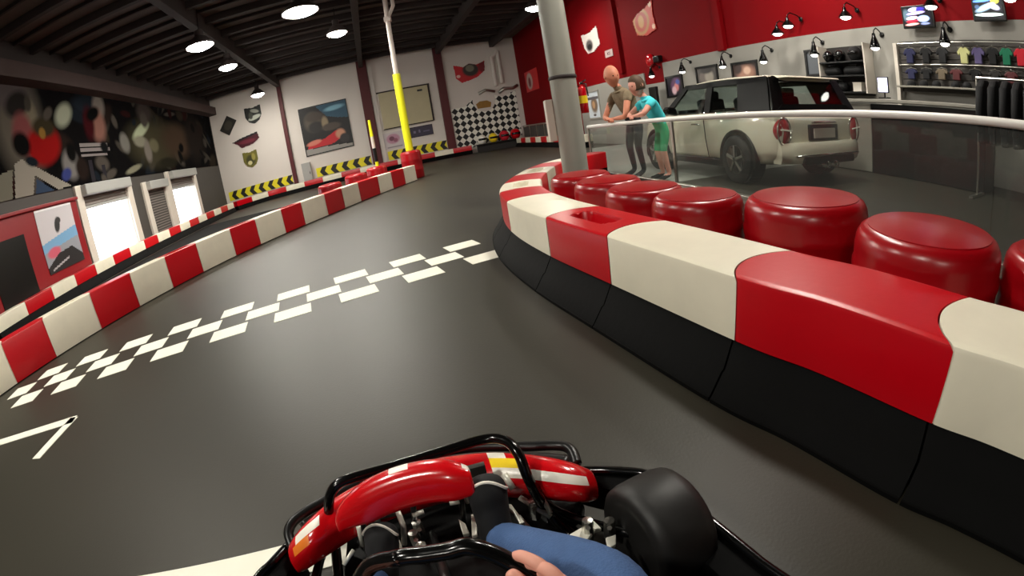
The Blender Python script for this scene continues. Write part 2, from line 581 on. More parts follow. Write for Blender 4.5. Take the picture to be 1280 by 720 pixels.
mural = [E(9.3, 4.2, 0.9, 1.3, 8, (120, 112, 100), 0.6), E(9.0, 4.9, 0.8, 0.45, 0, (110, 100, 100)), E(9.6, 4.25, .45, .5, 0, (150, 140, 118)), E(9.3, 4.6, 0.5, 0.3, 20, (46, 42, 40)),
         E(9.4, 3.9, 0.4, 0.5, 0, (158, 86, 86)), E(10.2, 3.6, 0.75, 0.5, 10, (176, 22, 22), .35), E(10.3, 4.05, 0.5, 0.25, 0, (66, 58, 40)), E(10.2, 3.9, 0.14, 0.14, 0, (170, 130, 60)),
         ('p', [(U(8.9), V(3.2)), (U(9.2), V(3.3)), (U(11.1), V(2.5)), (U(10.5), V(2.45)), (U(9.6), V(2.9)), (U(9.4), V(2.45)), (U(8.7), V(2.45))], (190, 182, 168)),
         ('p', [(U(7.3), V(2.45)), (U(7.6), V(2.9)), (U(8.8), V(3.1)), (U(8.6), V(2.45))], (150, 146, 130)),
         ('p', [(U(9.65), V(2.8)), (U(9.5), V(2.45)), (U(10.3), V(2.45))], (70, 88, 116)),
         E(11.3, 4.4, .45, .28, 30, (196, 200, 176), .6), E(11.3, 3.05, .4, .4, 0, (150, 144, 140), .5), E(11.0, 2.8, .25, .15, 20, (70, 80, 150), .5),
         E(12.6, 4.75, .8, .3, 0, (36, 44, 54)), E(13.3, 4.75, .35, .4, -20, (150, 140, 132), .6), E(13.1, 4.15, .45, .5, 0, (170, 120, 106), .6), E(12.6, 4.2, .3, .5, 0, (72, 16, 22), .6),
         E(12.9, 4.5, .4, .2, 20, (10, 10, 10)), ('r', U(11.9), V(3.52), U(13.5), V(3.62), (172, 162, 160)), ('r', U(11.9), V(3.36), U(13.6), V(3.46), (172, 162, 160)), ('r', U(11.9), V(3.22), U(13.4), V(3.3), (172, 162, 160)),
         ('r', U(12.2), V(2.5), U(12.4), V(3.1), (56, 52, 58)), ('r', U(12.9), V(2.5), U(13.1), V(2.95), (56, 52, 58)),
         E(17.3, 3.6, 2.2, .85, 0, (86, 80, 58), .7), E(16.1, 4.05, .75, .2, 22, (226, 236, 196), .5), E(14.7, 3.6, .3, .35, 40, (150, 146, 138), .5), E(15.9, 3.65, .5, .2, 0, (176, 172, 150), .5),  # slanted pale ellipse paints a shiny reflection into the mural
         E(16.4, 3.3, .3, .4, 0, (160, 150, 140), .5), E(17.0, 3.5, .4, .25, 0, (140, 134, 104), .5), E(19.4, 3.7, 1.5, .7, 0, (92, 72, 56), .7), E(16.6, 4.75, .6, .4, 0, (80, 70, 66), .6),
         E(21.6, 3.8, 1.2, 1.0, 0, (40, 32, 28), .7), E(15.0, 2.7, .6, .1, 10, (170, 166, 140), .5), E(18, 2.8, .8, .2, 0, (50, 46, 34), .5)]
rnd = random.Random(11)
patch = []
for k in range(150):
    a_, z_ = rnd.uniform(8.3, 24), rnd.uniform(2.4, 5.1)
    c_ = rnd.choice([(16, 14, 14), (9, 8, 9), (58, 50, 40), (80, 74, 66), (44, 32, 28), (30, 36, 44), (96, 88, 80), (52, 20, 20), (22, 22, 24), (14, 12, 12)])
    patch.append(E(a_, z_, rnd.uniform(.12, .6), rnd.uniform(.08, .35), rnd.uniform(-50, 60), c_, .5))
mural = patch[:110] + mural + [p_ for p_ in patch[110:] if p_[3] < .02]
dim = lambda c_: tuple(v * .72 for v in c_)
mural = [tuple(dim(v) if isinstance(v, tuple) and len(v) == 3 and all(isinstance(q_, (int, float)) for q_ in v) else v for v in sh) for sh in mural]
o = print_sheet('wall_mural', W1 - W0, Z1 - Z0, (10, 8, 9), mural, step=0.035, thick=0.02, material='print_matt')
place(o, 'left', W0, Z0, 0.03)
tag(o, 'dark racing collage mural running along the upper left wall above the doors', 'mural')

# painted floor markings
b = MB()
e = Vector((0.924, 0.382, 0)); f = Vector((-0.382, 0.924, 0)); o0 = Vector((-0.29, 3.97, 0))
ang = math.atan2(e.y, e.x)
for k in range(9):
    c = o0 - e * 0.533 * k
    for j in (-1, 1):
        p = c + f * 0.29 * j
        b.box((p.x, p.y, 0.0015), (0.3, 0.235, 0.003), ang)
    p = c - e * 0.267
    b.box((p.x, p.y, 0.0015), (0.29, 0.24, 0.003), ang)
struct(tag(b.build('start_line', 'white_line'), 'white chequered start line painted across the asphalt', 'floor marking'))


def stripe(name, p, q, w, label):
    p, q = Vector((*p, 0)), Vector((*q, 0)); d = q - p
    b = MB(); c = (p + q) / 2
    b.box((c.x, c.y, 0.0015), (d.length, w, 0.003), math.atan2(d.y, d.x))
    struct(tag(b.build(name, 'white_line'), label, 'floor marking'))


b = MB()
for p, q, w in (((-4.55, 1.02), (-2.87, 1.72), 0.1), ((-2.9, 1.74), (-2.83, 1.27), 0.085)):
    p, q = Vector((*p, 0)), Vector((*q, 0)); d = q - p; c = (p + q) / 2
    b.box((c.x, c.y, 0.0015), (d.length, w, 0.003), math.atan2(d.y, d.x))
struct(tag(b.build('grid_box_line', 'white_line'), 'white painted corner of a starting box by the left barrier', 'floor marking'))
stripe('grid_line', (-1.75, 0.43), (-0.25, 1.0), 0.14, 'white painted line running under the front of the kart')

# ------------------------------------------------------------------ daylight outside and the hall's lamps
w = bpy.data.worlds.new('world'); sc.world = w; w.use_nodes = True
w.node_tree.nodes['Background'].inputs[0].default_value = (0.93, 0.95, 1.0, 1)
w.node_tree.nodes['Background'].inputs[1].default_value = 4.0


def bay_lamp(p, r, label):
    t = empty('high_bay_lamp', p, label, 'ceiling lamp', 'high bay lamps under the roof')
    b = MB(); b.lathe([(r * .1, -.12), (r * .5, -.11), (r * .85, -.06), (r * .98, -0.015), (r, 0.0)], n=20); b.build('lens', 'lens', t, True)
    b = MB()
    b.lathe([(r + 0.01, 0.0), (r + 0.015, -0.03), (r + 0.03, -0.03), (r + 0.03, 0.02), (r * 0.55, 0.22), (r * 0.35, 0.26), (r * 0.35, 0.42), (0.02, 0.44), (0.02, 0.30), (r * 0.3, 0.2), (r + 0.01, 0.01)], n=20)
    b.build('reflector', 'beam', t, True, angle=40)
    b = MB(); b.tube([(0, 0, 0.42), (0, 0, H - p[2])], 0.012, 6); b.build('hanger', 'black', t)
    return t


LZ = 4.95
lamps = [(at(250, 57, LZ), 'lamp nearest the mural, higher of the two glowing lamps on the left'),
         (at(285, 83, LZ), 'smaller lamp behind the left glowing lamp, over the left lane'),
         (at(375, 14, LZ), 'largest and brightest hanging lamp, at the top of the view'),
         (at(421, 41, LZ), 'small distant lamp right of the brightest lamp'),
         (at(322, 118, LZ), 'lamp hanging before the white wall above the black and white crest'),
         (Vector((2.2, 15.5, LZ)), 'lamp over the far end of the track by the red wall')]
lamps = [(Vector((p.x, p.y, LZ)), l) for p, l in lamps]
for x, y in ((-4.5, 3.4), (-3.2, -1.2), (4.4, 6.2), (-2.5, -6.0), (2.3, 4.2)):
    lamps.append((Vector((x, y, LZ)), 'hanging lamp of the hall over the track, out of the photograph'))
for k, (p, l) in enumerate(lamps):
    bay_lamp(p, (0.36, 0.3, 0.44)[k] if k < 3 else 0.3, l)

# ------------------------------------------------------------------ barrier blocks
class Path:
    def __init__(self, pts):
        P = [Vector((*p, 0)) for p in pts]
        out = []
        for i in range(len(P) - 1):                     # Catmull-Rom through the points
            p0, p1, p2, p3 = P[max(i - 1, 0)], P[i], P[i + 1], P[min(i + 2, len(P) - 1)]
            for k in range(12):
                t = k / 12
                out.append(0.5 * ((2 * p1) + (p2 - p0) * t + (2 * p0 - 5 * p1 + 4 * p2 - p3) * t * t + (3 * p1 - p0 - 3 * p2 + p3) * t ** 3))
        out.append(P[-1])
        self.p = out
        self.d = [0.0]
        for a, c in zip(out, out[1:]):
            self.d.append(self.d[-1] + (c - a).length)
        self.len = self.d[-1]

    def ev(self, d):
        d0 = min(max(d, 0), self.len)
        i = 0
        while i < len(self.d) - 2 and self.d[i + 1] < d0:
            i += 1
        t = (d0 - self.d[i]) / max(self.d[i + 1] - self.d[i], 1e-9)
        a, c = self.p[i], self.p[i + 1]
        lo, hi = self.ev_raw(d0 - 0.12), self.ev_raw(d0 + 0.12)
        T = (hi - lo).normalized()
        return a.lerp(c, t) + T * (d - d0), T

    def ev_raw(self, d):
        d = min(max(d, 0), self.len)
        i = 0
        while i < len(self.d) - 2 and self.d[i + 1] < d:
            i += 1
        t = (d - self.d[i]) / max(self.d[i + 1] - self.d[i], 1e-9)
        return self.p[i].lerp(self.p[i + 1], t)

    def near(self, q):
        best = min(range(len(self.p)), key=lambda i: (self.p[i] - q).length)
        return self.d[best]


def barrier_block(path, d0, d1, side, color, label, group, zb, zt, width, base=None, bulge=0.1, fine=False, slot=False):
    """One plastic block: its face lies on the path, its body to the given side; ends are rounded tongues."""
    nu, nv = (40, 24) if fine else (8, 8)
    mid, _ = path.ev((d0 + d1) / 2)
    root = empty('barrier_block', (mid.x, mid.y, 0), label, 'barrier block', group)

    def P(u, off, z):
        bl = bulge * max(0.0, math.sin(PI * min(max(off / width, 0), 1))) ** 0.7
        d = d0 + 0.004 + (d1 - d0 - 0.008) * u + bl
        c, T = path.ev(d)
        N = Vector((T.y, -T.x, 0)) * side
        p = c + N * off
        return Vector((p.x - mid.x, p.y - mid.y, z))

    ch = 0.018
    sec = [(0.0, zt - ch), (ch * 0.35, zt - ch * 0.3), (ch, zt)]
    sec += [(ch + (width - 2 * ch) * k / nv, zt) for k in range(1, nv)]
    sec += [(width - ch, zt), (width - ch * 0.3, zt - ch * 0.3), (width, zt - ch)]
    rows = []
    for i in range(nu + 1):
        u = i / nu
        row = []
        for off, z in sec:
            if slot and z == zt:                        # the carrying slot sunk into the top
                L = (d1 - d0)
                x, y = abs(u - 0.5) * L, abs(off - width / 2)
                dist = math.hypot(max(0, x - 0.13), y)
                if dist < 0.075:
                    z -= 0.13 * min(1, (0.075 - dist) / 0.025)
            row.append(P(u, off, z))
        rows.append(row)
    b = MB(); b.strip_loft(rows, [[P(i / nu, off, zb) for off, z in sec] for i in range(nu + 1)])
    b.build('block', 'plastic_' + color, root, True, angle=35)
    if base:                                            # black rubber foot; its flare puts the barrier's shadow band into the shape
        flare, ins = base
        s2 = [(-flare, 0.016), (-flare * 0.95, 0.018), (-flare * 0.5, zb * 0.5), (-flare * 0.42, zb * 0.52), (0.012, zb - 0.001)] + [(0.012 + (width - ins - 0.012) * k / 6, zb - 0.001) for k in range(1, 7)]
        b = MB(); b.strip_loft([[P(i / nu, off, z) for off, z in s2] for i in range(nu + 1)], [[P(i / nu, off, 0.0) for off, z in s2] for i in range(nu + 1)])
        b.build('rubber_foot_and_shade', 'rubber', root, True, angle=35)
    return root


# the barrier on the inside of the bend, right beside the kart
pr_ = Path([(1.72, -1.3), (1.45, -0.35), (1.30, 0.13), (1.16, 0.45), (1.05, 0.65), (0.9, 1.02), (0.75, 1.33), (0.48, 2.09), (0.265, 2.73), (0.1, 3.4), (0.03, 4.0), (0.05, 4.6), (0.2, 5.35), (0.5, 6.25), (0.88, 6.85), (1.35, 7.3), (1.55, 7.45)])
cuts = [pr_.near(Vector((x, y, 0))) for x, y in ((1.06, 0.64), (0.75, 1.31), (0.48, 2.09), (0.265, 2.73), (0.06, 3.62), (0.035, 4.2))]
cuts = [cuts[0] - 1.5, cuts[0] - 0.78] + cuts
while cuts[-1] + 0.62 < pr_.len:
    cuts.append(cuts[-1] + 0.62)
cols = ['red', 'white'] * 10
names = ['red barrier block next to the nearest white block, beyond the right edge of the photograph',
         'white barrier block nearest the camera at the lower right edge',
         'red barrier block nearest the camera, the longest red face on the right',
         'long white barrier block between the nearest red block and the red block with a slot',
         'red barrier block with a dark oval slot sunk in its top',
         'white barrier block before the bend, beyond the red block with the slot',
         'small red barrier block at the tip of the bend']
far_n = ['first white barrier block past the tip of the bend, with a slot', 'first red barrier block beyond the white one past the bend', 'second white barrier block past the tip of the bend',
         'second red barrier block past the bend, curving to the grey column', 'third white barrier block past the bend, curving to the grey column', 'red barrier block where the inner barrier ends behind the grey column', 'last white block of the inner barrier by the glass railing']
for k in range(len(cuts) - 1):
    lb = names[k] if k < len(names) else far_n[min(k - len(names), len(far_n) - 1)]
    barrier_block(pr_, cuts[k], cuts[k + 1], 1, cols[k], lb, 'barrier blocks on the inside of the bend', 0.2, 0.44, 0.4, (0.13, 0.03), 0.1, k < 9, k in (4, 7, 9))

# the barrier along the left edge of the track
pl_ = Path([(-5.15, 0.1), (-4.98, 1.2), (-4.85, 2.3), (-4.63, 3.7), (-4.4, 5.0), (-4.15, 6.2), (-3.9, 7.1), (-3.63, 8.0), (-3.3, 9.1), (-2.95, 10.5), (-2.5, 12.1), (-2.1, 13.4)])
cut = []
for px, py in ((21, 484), (69, 449), (125, 414), (172, 386), (218, 360), (257, 341), (296, 321), (327, 306), (357, 292), (384, 280), (410, 270), (431, 260), (452, 248), (475, 238)):
    q = at(px, py, 0); a = math.atan2(q.x, q.y)
    i = min(range(len(pl_.p)), key=lambda i: abs(math.atan2(pl_.p[i].x, pl_.p[i].y) - a))
    cut.append(pl_.d[i])
cut = [cut[0] - 0.75] + cut
while cut[-1] + 0.72 < pl_.len + .3:
    cut.append(cut[-1] + 0.72)
for k in range(len(cut) - 1):
    c = 'white' if k % 2 == 0 else 'red'
    nth = ORD[k // 2]
    lb = f'{nth} {c} block from the near end of the barrier left of the track'
    barrier_block(pl_, cut[k], cut[k + 1], -1, c, lb, 'barrier blocks along the left edge of the track', 0.012, 0.44, 0.27, None, 0.06, k < 9, k in (2, 5, 7, 9))


# the outer barrier round the hall
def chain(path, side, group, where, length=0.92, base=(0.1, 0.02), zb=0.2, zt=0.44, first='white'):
    n = int(path.len / length)
    cnt = {'red': 0, 'white': 0}
    for k in range(n):
        c = first if k % 2 == 0 else ('red' if first == 'white' else 'white')
        lb = f'{ORD[cnt[c]]} {c} block {where}'
        cnt[c] += 1
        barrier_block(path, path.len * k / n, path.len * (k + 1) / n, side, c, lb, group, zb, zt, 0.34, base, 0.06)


def xy(w, s, off):
    p = wp(w, s, 0, off); return (p.x, p.y)


chain(Path([xy('left', 5.9, 1.25), xy('left', 7.5, 1.25), xy('left', 10.5, 1.2), xy('left', 14.5, 1.2), xy('left', 18.5, 1.2), xy('left', 21.6, 1.25)]), -1,
      'outer barrier blocks before the left wall', 'from the near end of the outer barrier before the left wall')
chain(Path([xy('left', 22.0, 1.3), xy('far', -5.6, 1.15), xy('far', -4.3, 0.95), xy('far', -2.0, 0.9), xy('far', 1.5, 0.85), xy('far', 3.6, 0.8), xy('far', 5.0, 0.8)]), -1,
      'outer barrier blocks before the white wall', 'from the left in the outer barrier before the white wall', first='red')
chain(Path([xy('right', -23.2, 1.1), xy('right', -21, 1.1), xy('right', -17.5, 1.15), xy('right', -14.5, 1.2)]), -1,
      'outer barrier blocks before the red wall', 'from the far corner in the barrier before the red wall', 0.75)


# ------------------------------------------------------------------ red barrels
def make_barrel(r, h, label, loc, group):
    t = empty('barrel', loc, label, 'barrel', group, random.random() * 6)
    b = MB()
    b.lathe([(r * 0.86, 0.0), (r * 0.96, 0.02), (r, 0.05), (r, h * .27), (r * 1.02, h * .3), (r * 1.02, h * .36), (r, h * .39), (r, h * .62), (r * 1.02, h * .65), (r * 1.02, h * .71), (r, h * .74),
             (r, h - 0.085), (r * 0.98, h - 0.045), (r * 0.93, h - 0.015), (r * 0.85, h)], n=40)
    b.build('body', 'barrel_red', t, True, angle=50)
    b = MB()
    b.lathe([(r * 0.85, h - 0.012), (r * 0.84, h + 0.004), (r * 0.6, h + 0.012), (r * 0.3, h + 0.018), (0.001, h + 0.02), (0.001, h - 0.012)], n=40)
    lid = b.build('lid', 'barrel_red', t, True, angle=50)
    return t


G = 'red barrels behind the inner barrier'
for x, y, r, h, lb in ((0.78, 4.2, 0.285, 0.5, 'red barrel farthest along the row, in front of the grey column'),
                       (0.88, 3.6, 0.275, 0.5, 'second red barrel from the grey column'),
                       (0.99, 3.03, 0.275, 0.5, 'third red barrel from the grey column'),
                       (1.13, 2.47, 0.275, 0.51, 'red barrel behind the red block with the slot, before the wide one'),
                       (1.57, 2.0, 0.345, 0.53, 'widest red barrel in the row, below the rear of the white car'),
                       (1.70, 1.25, 0.345, 0.52, 'large red barrel behind the nearest red block, right of the widest'),
                       (2.12, 0.70, 0.33, 0.5, 'red barrel cut by the right edge of the view')):
    make_barrel(r, h, lb, (x, y, 0), G)
for s, d, lb in ((0, 0, 'red barrel standing at the end of the left barrier under the yellow pole'),
                 (1, 1.1, 'nearest red barrel of those behind the far end of the left barrier'),
                 (2, 2.3, 'middle red barrel behind the far end of the left barrier'),
                 (3, 3.4, 'small red barrel just before the one under the yellow pole')):
    if s == 0:
        make_barrel(0.31, 0.84, lb, (-2.33, 13.95, 0), 'red barrels by the left barrier')
    else:
        c, T = pl_.ev(pl_.len - (4.3 - d)); N = Vector((T.y, -T.x, 0)) * -1
        p = c + N * 0.82
        make_barrel(0.29, 0.5 + 0.04 * s, lb, (p.x, p.y, 0), 'red barrels by the left barrier')

# ------------------------------------------------------------------ posts and column
t = empty('yellow_pole', (-2.33, 13.95, 0.87), 'tall pole, yellow below and pale above, rising from a red barrel to the roof', 'pole')
b = MB(); b.tube([(0, 0, 0), (0, 0, 2.35)], 0.115, 18); b.build('yellow_sleeve', 'yellow', t, True, angle=40)
b = MB(); b.tube([(0, 0, 2.3), (0, 0, H - 0.88)], 0.075, 16); b.build('pole_shaft', 'pale_post', t, True, angle=40)
b = MB(); b.tube([(0.0, 0, 4.1), (0.22, 0, 4.5), (0.22, 0, 5.1)], 0.06, 8); b.box((0, 0, 4.1), (0.2, 0.2, 0.14)); b.build('bracket', 'pale_post', t)
t = empty('marker_post', (-3.3, 13.6, 0), 'thin post with yellow and black bands left of the yellow pole', 'post')
b = MB(); b.tube([(0, 0, 0), (0, 0, 0.75)], 0.05, 12); b.build('lower_band', 'yellow', t, True, angle=40)
b = MB(); b.tube([(0, 0, 0.75), (0, 0, 1.15)], 0.055, 12); b.build('dark_band', 'black', t, True, angle=40)
b = MB(); b.tube([(0, 0, 1.15), (0, 0, 1.5)], 0.05, 12); b.build('white_band', 'pale_post', t, True, angle=40)
b = MB(); b.tube([(0, 0, 1.5), (0, 0, 2.0)], [0.05, 0.035], 12); b.build('yellow_tip', 'yellow', t, True, angle=40)
t = empty('round_column', (0.97, 5.5, 0), 'thick grey round steel column behind the red barrels', 'column')
b = MB(); b.tube([(0, 0, 0), (0, 0, H - 0.005)], 0.155, 32); b.build('shaft', 'column_grey', t, True, angle=40)
b = MB(); b.lathe([(0.158, 0), (0.166, 0.01), (0.166, 0.035), (0.158, 0.045), (0.12, 0.045), (0.12, 0.0)], (0, 0, 1.49), 32); b.build('band', 'beam', t, True, angle=40)
b = MB(); b.box((0, 0, 0.01), (0.42, 0.42, 0.02)); b.build('base_plate', 'column_grey', t)
b = MB(); b.box((-0.2, 0.1, 1.02), (0.09, 0.16, 0.5)); b.build('junction_box', 'jamb', t, bevel=0.01)

# ------------------------------------------------------------------ glass railing
RN = WALLS['right'][0]
rn = Vector((math.sin(RN), math.cos(RN), 0)); rt = Vector((math.cos(RN), -math.sin(RN), 0))
RD = 3.3
S0, S1 = -7.35, 3.2
root = empty('glass_railing', rn * RD + rt * S0, 'glass railing with a pale metal handrail between the track and the white car', 'railing', rz=-RN)
rz_ = lambda s: 0.84 + (s - S0) * 0.0185
b = MB(); b.tube([(0, 0, rz_(S0)), (S1 - S0, 0, rz_(S1))], 0.03, 14); b.build('handrail', 'rail', root, True, angle=40)
b = MB(); b.box(((S1 - S0) / 2, 0, 0.05), (S1 - S0, 0.07, 0.1)); b.build('base_channel', 'steel', root, bevel=0.008)
edges = [S0, -4.85, -1.0, S1]
for a, c in zip(edges, edges[1:]):
    b = MB()
    a0, c0 = a - S0 + 0.004, c - S0 - 0.004
    b.prism([(a0, -0.006, 0.08), (c0, -0.006, 0.08), (c0, -0.006, rz_(c) - 0.04), (a0, -0.006, rz_(a) - 0.04)], (0, 0.012, 0))
    b.build('glass_panel', 'glass', root)
for s in (S0, -4.85, S1):
    b = MB(); b.box((s - S0, 0, rz_(s) / 2), (0.045, 0.03, rz_(s) - 0.02)); b.build('post', 'steel', root, bevel=0.004)

# ------------------------------------------------------------------ things on the white far wall
CREST = [(0.02, 0.98), (0.5, 0.9), (0.98, 0.98), (0.97, 0.45), (0.8, 0.15), (0.5, 0.02), (0.2, 0.15), (0.03, 0.45)]


def wall_print(name, w, s, z, wd, ht, base, shapes, label, cat, group=None, off=0.02, step=0.03, outline=None, rot=0.0):
    o = print_sheet(name, wd, ht, base, shapes, step=step, outline=outline, thick=0.02)
    place(o, w, s - wd / 2, z - ht / 2, off)
    if rot:
        a = WALLS[w][0]
        o.matrix_world = Matrix.Translation(wp(w, s, z, off)) @ Matrix.Rotation(-a, 4, 'Z') @ Matrix.Rotation(math.radians(rot), 4, 'Y') @ Matrix.Translation((-wd / 2, 0, -ht / 2))
    return tag(o, label, cat, group)


wall_print('wall_crest', 'far', -7.15, 4.32, 0.62, 0.85, (38, 36, 32), [('e', .5, .5, .35, .3, 0, (66, 62, 54), .3)], 'small dark tilted badge at the left end of the white wall', 'wall crest', off=0.03, rot=38)
wall_print('wall_crest', 'far', -5.7, 4.48, 0.95, 0.95, (24, 26, 24), [('e', .55, .35, .36, .12, 10, (196, 200, 186), .3), ('e', .6, .7, .25, .1, -20, (150, 152, 140), .3), ('e', .35, .5, .12, .2, 0, (70, 72, 64), .3)], 'black and white shield on the white wall, below the hanging lamp', 'wall crest', outline=CREST, off=0.03)
wall_print('wall_flag', 'far', -6.35, 3.28, 1.5, 0.62, (74, 14, 28), [('p', [(0, .55), (0, 1), (1, 1), (1, .85)], (28, 22, 24)), ('e', .55, .42, .3, .16, 0, (112, 34, 52), .4)], 'dark red pennant on the white wall under the black and white shield', 'flag',
           outline=[(0, .62), (.3, .8), (.95, 1), (1, .45), (.75, .1), (.3, 0), (.2, .35)], off=0.03)
wall_print('wall_crest', 'far', -6.28, 2.28, 0.85, 0.9, (112, 106, 38), [('e', .5, .45, .3, .3, 0, (64, 62, 24), .4), ('e', .42, .3, .14, .12, 0, (214, 206, 150), .3), ('e', .7, .6, .12, .2, 0, (160, 150, 70), .4)], 'olive and gold shield, lowest emblem on the left of the white wall', 'wall crest', outline=CREST, off=0.03)
t = empty('racing_poster', wp('far', -2.08, 2.87, 0.02), 'large dark poster of a red racing car on the white wall', 'poster', rz=-WALLS['far'][0])
p = print_sheet('sheet', 2.45, 2.44, (12, 9, 9), [('p', [(.35, 1), (1, 1), (1, .62), (.78, .66), (.55, .74)], (30, 74, 96)), ('e', .74, .88, .2, .05, 4, (120, 170, 190), .6), ('e', .25, .68, .18, .2, 0, (80, 70, 58), .5), ('e', .3, .78, .2, .1, 0, (60, 48, 40), .4),
                     ('e', .3, .56, .16, .12, 0, (30, 26, 24), .4), ('e', .5, .6, .07, .14, 0, (136, 120, 92), .5), ('e', .62, .5, .2, .08, 0, (70, 58, 50), .4), ('p', [(.04, .12), (.08, .22), (.45, .28), (.7, .4), (.86, .38), (.86, .26), (.6, .14)], (190, 20, 34)),
                     ('e', .78, .31, .1, .1, 0, (196, 140, 110), .5), ('e', .2, .24, .16, .05, 8, (206, 120, 100), .4), ('p', [(0, 0), (1, 0), (1, .06), (.6, .1), (0, .13)], (150, 146, 140)), ('e', .85, .2, .1, .1, 0, (40, 34, 36), .3)], parent=t, step=0.04)
p.location = (-1.225, 0, -1.22)
b = MB()
for x, z, sx, sz in ((0, 1.23, 2.53, 0.05), (0, -1.23, 2.53, 0.05), (-1.24, 0, 0.05, 2.5), (1.24, 0, 0.05, 2.5)):
    b.box((x, 0, z), (sx, 0.04, sz))
b.build('frame', 'black', t)
t = empty('utility_cabinet', wp('far', -3.45, 0.0, 0.0), 'grey metal utility cabinet on the white wall beside the chevron band', 'cabinet', rz=-WALLS['far'][0])
b = MB(); b.box((0, -0.13, 0.8), (0.46, 0.26, 1.08)); b.box((0, -0.13, 0.13), (0.4, 0.2, 0.26)); b.build('body', 'grey_box', t, bevel=0.01)
b = MB(); b.box((0, -0.268, 0.8), (0.4, 0.012, 1.0)); d = b.build('door', 'grey_box', t, bevel=0.004)
b = MB(); b.box((0.15, -0.285, 0.8), (0.03, 0.02, 0.12)); b.build('handle', 'black', d)


def chevrons(s0, s1, label):
    w_ = s1 - s0; z0, z1 = 0.47, 0.93; h = z1 - z0
    t = empty('chevron_board', wp('far', s0, 0, 0.0), label, 'chevron board', 'yellow and black chevron boards on the white wall', rz=-WALLS['far'][0])
    b = MB(); b.box((w_ / 2, -0.012, (z0 + z1) / 2), (w_, 0.02, h)); b.build('board', 'chev_yellow', t)
    n = int(w_ / 0.5); k_ = w_ / n
    b = MB()
    for i in range(n):
        x = k_ * (i + 0.3); wd = k_ * 0.46
        pts = lambda zz, xx: (xx, -0.026, zz)
        b.prism([pts(z0, x + 0.16), pts(z0, x + 0.16 + wd), pts((z0 + z1) / 2, x + wd), pts(z1, x + 0.16 + wd), pts(z1, x + 0.16), pts((z0 + z1) / 2, x)], (0, 0.006, 0))
    b.build('chevron_marks', 'chev_black', t)


chevrons(-7.9, -4.3, 'yellow and black chevron board under the emblems on the white wall')
chevrons(-3.0, -0.1, 'yellow and black chevron board under the racing poster')
chevrons(0.8, 3.9, 'yellow and black chevron board under the cream panel by the yellow pole')
t = empty('cream_wall_panel', wp('far', 2.12, 3.06, 0.0), 'large cream panel with a dark edge on the white wall behind the yellow pole', 'wall panel', rz=-WALLS['far'][0])
b = MB(); b.box((0, -0.05, 0), (2.55, 0.1, 1.9)); b.build('board', 'cream', t, bevel=0.006)
b = MB(); b.box((0, -0.08, 0.97), (2.75, 0.16, 0.06)); b.box((1.32, -0.06, 0), (0.08, 0.12, 1.95)); b.box((0, -0.06, -0.97), (2.6, 0.12, 0.04)); b.build('frame', 'beam', t)
b = MB(); b.box((0.85, -0.11, 0.72), (0.26, 0.03, 0.1)); b.build('latch', 'black', t)
t = empty('navy_notice', wp('far', 2.72, 1.65, 0.0), 'dark navy notice board below the cream panel', 'notice board', rz=-WALLS['far'][0])
p = print_sheet('board', 1.15, 0.5, (50, 44, 64), [('r', .12, .4, .24, .62, (110, 104, 130)), ('r', .36, .38, .46, .7, (104, 98, 126)), ('r', .58, .38, .86, .5, (90, 84, 110))], parent=t, step=0.03); p.location = (-.575, -0.03, -.25)
b = MB(); b.box((0, -0.012, 0.0), (1.2, 0.03, 0.55)); b.build('frame', 'beam', t)
t = empty('safety_sign', wp('far', 1.3, 1.45, 0.0), 'white sign with a pinkish mark below the cream panel, left of the navy board', 'sign', rz=-WALLS['far'][0])
p = print_sheet('board', 1.15, 0.85, (206, 196, 198), [('e', .42, .6, .3, .3, 0, (190, 140, 160), .3), ('e', .36, .62, .12, .14, 0, (120, 70, 90), .3), ('e', .52, .5, .1, .12, 0, (150, 90, 110), .3), ('r', .1, .08, .8, .16, (150, 140, 144))], parent=t, step=0.03); p.location = (-.575, -0.03, -.42)
b = MB(); b.box((0, -0.012, 0.0), (1.2, 0.03, 0.9)); b.build('frame', 'jamb', t)
wall_print('wall_crest', 'far', 5.77, 4.34, 1.75, 1.05, (196, 16, 30), [('e', .52, .62, .25, .34, 0, (52, 44, 40), .3), ('e', .5, .7, .13, .18, 0, (120, 118, 100), .3), ('e', .12, .35, .06, .08, 0, (240, 190, 180), .3), ('e', .9, .7, .14, .3, 0, (120, 20, 30), .4)],
           'red winged emblem with a dark centre above the chequered mural', 'wall crest', outline=[(0.02, .95), (.3, .8), (.5, .95), (.72, .85), (.98, 1), (.95, .5), (.7, .2), (.45, .08), (.2, 0), (.04, .25)], off=0.03)
b = MB()
b.tube([(0, -0.12, 1.6), (0, -0.12, 0.1), (0.02, -0.12, 0)], 0.11, 10); b.tube([(0.36, -0.12, 1.9), (0.36, -0.12, 0.1)], 0.11, 10); b.tube([(0, -0.12, 1.55), (0.36, -0.12, 1.9)], 0.11, 10)
o = b.build('wall_duct', 'white_wall', None, True, angle=40); place(o, 'far', 7.0, 3.4); tag(o, 'white pipe duct on the white wall next to the red corner', 'duct')
b = MB()
P = [(4.42, .3), (4.4, 2.5), (5.2, 2.52), (5.7, 2.9), (6.3, 3.05), (6.9, 2.9), (7.3, 2.75), (7.8, 2.95), (8.05, 3.0), (8.05, .3)]
b.prism([(x - 6.2, -0.02, z) for x, z in P], (0, 0.02, 0))
t = empty('chequered_mural', wp('far', 6.2, 0, 0.012), 'black and white chequered flag panel in the far corner of the white wall', 'mural', rz=-WALLS['far'][0])
b.build('flag_panel', 'checker', t)
b = MB(); b.lathe([(0.62, -0.03), (0.62, -0.02), (0.01, -0.02)], (0.05, 0, 2.72), 28, 'Y'); b.build('white_disc', 'white_wall', t)
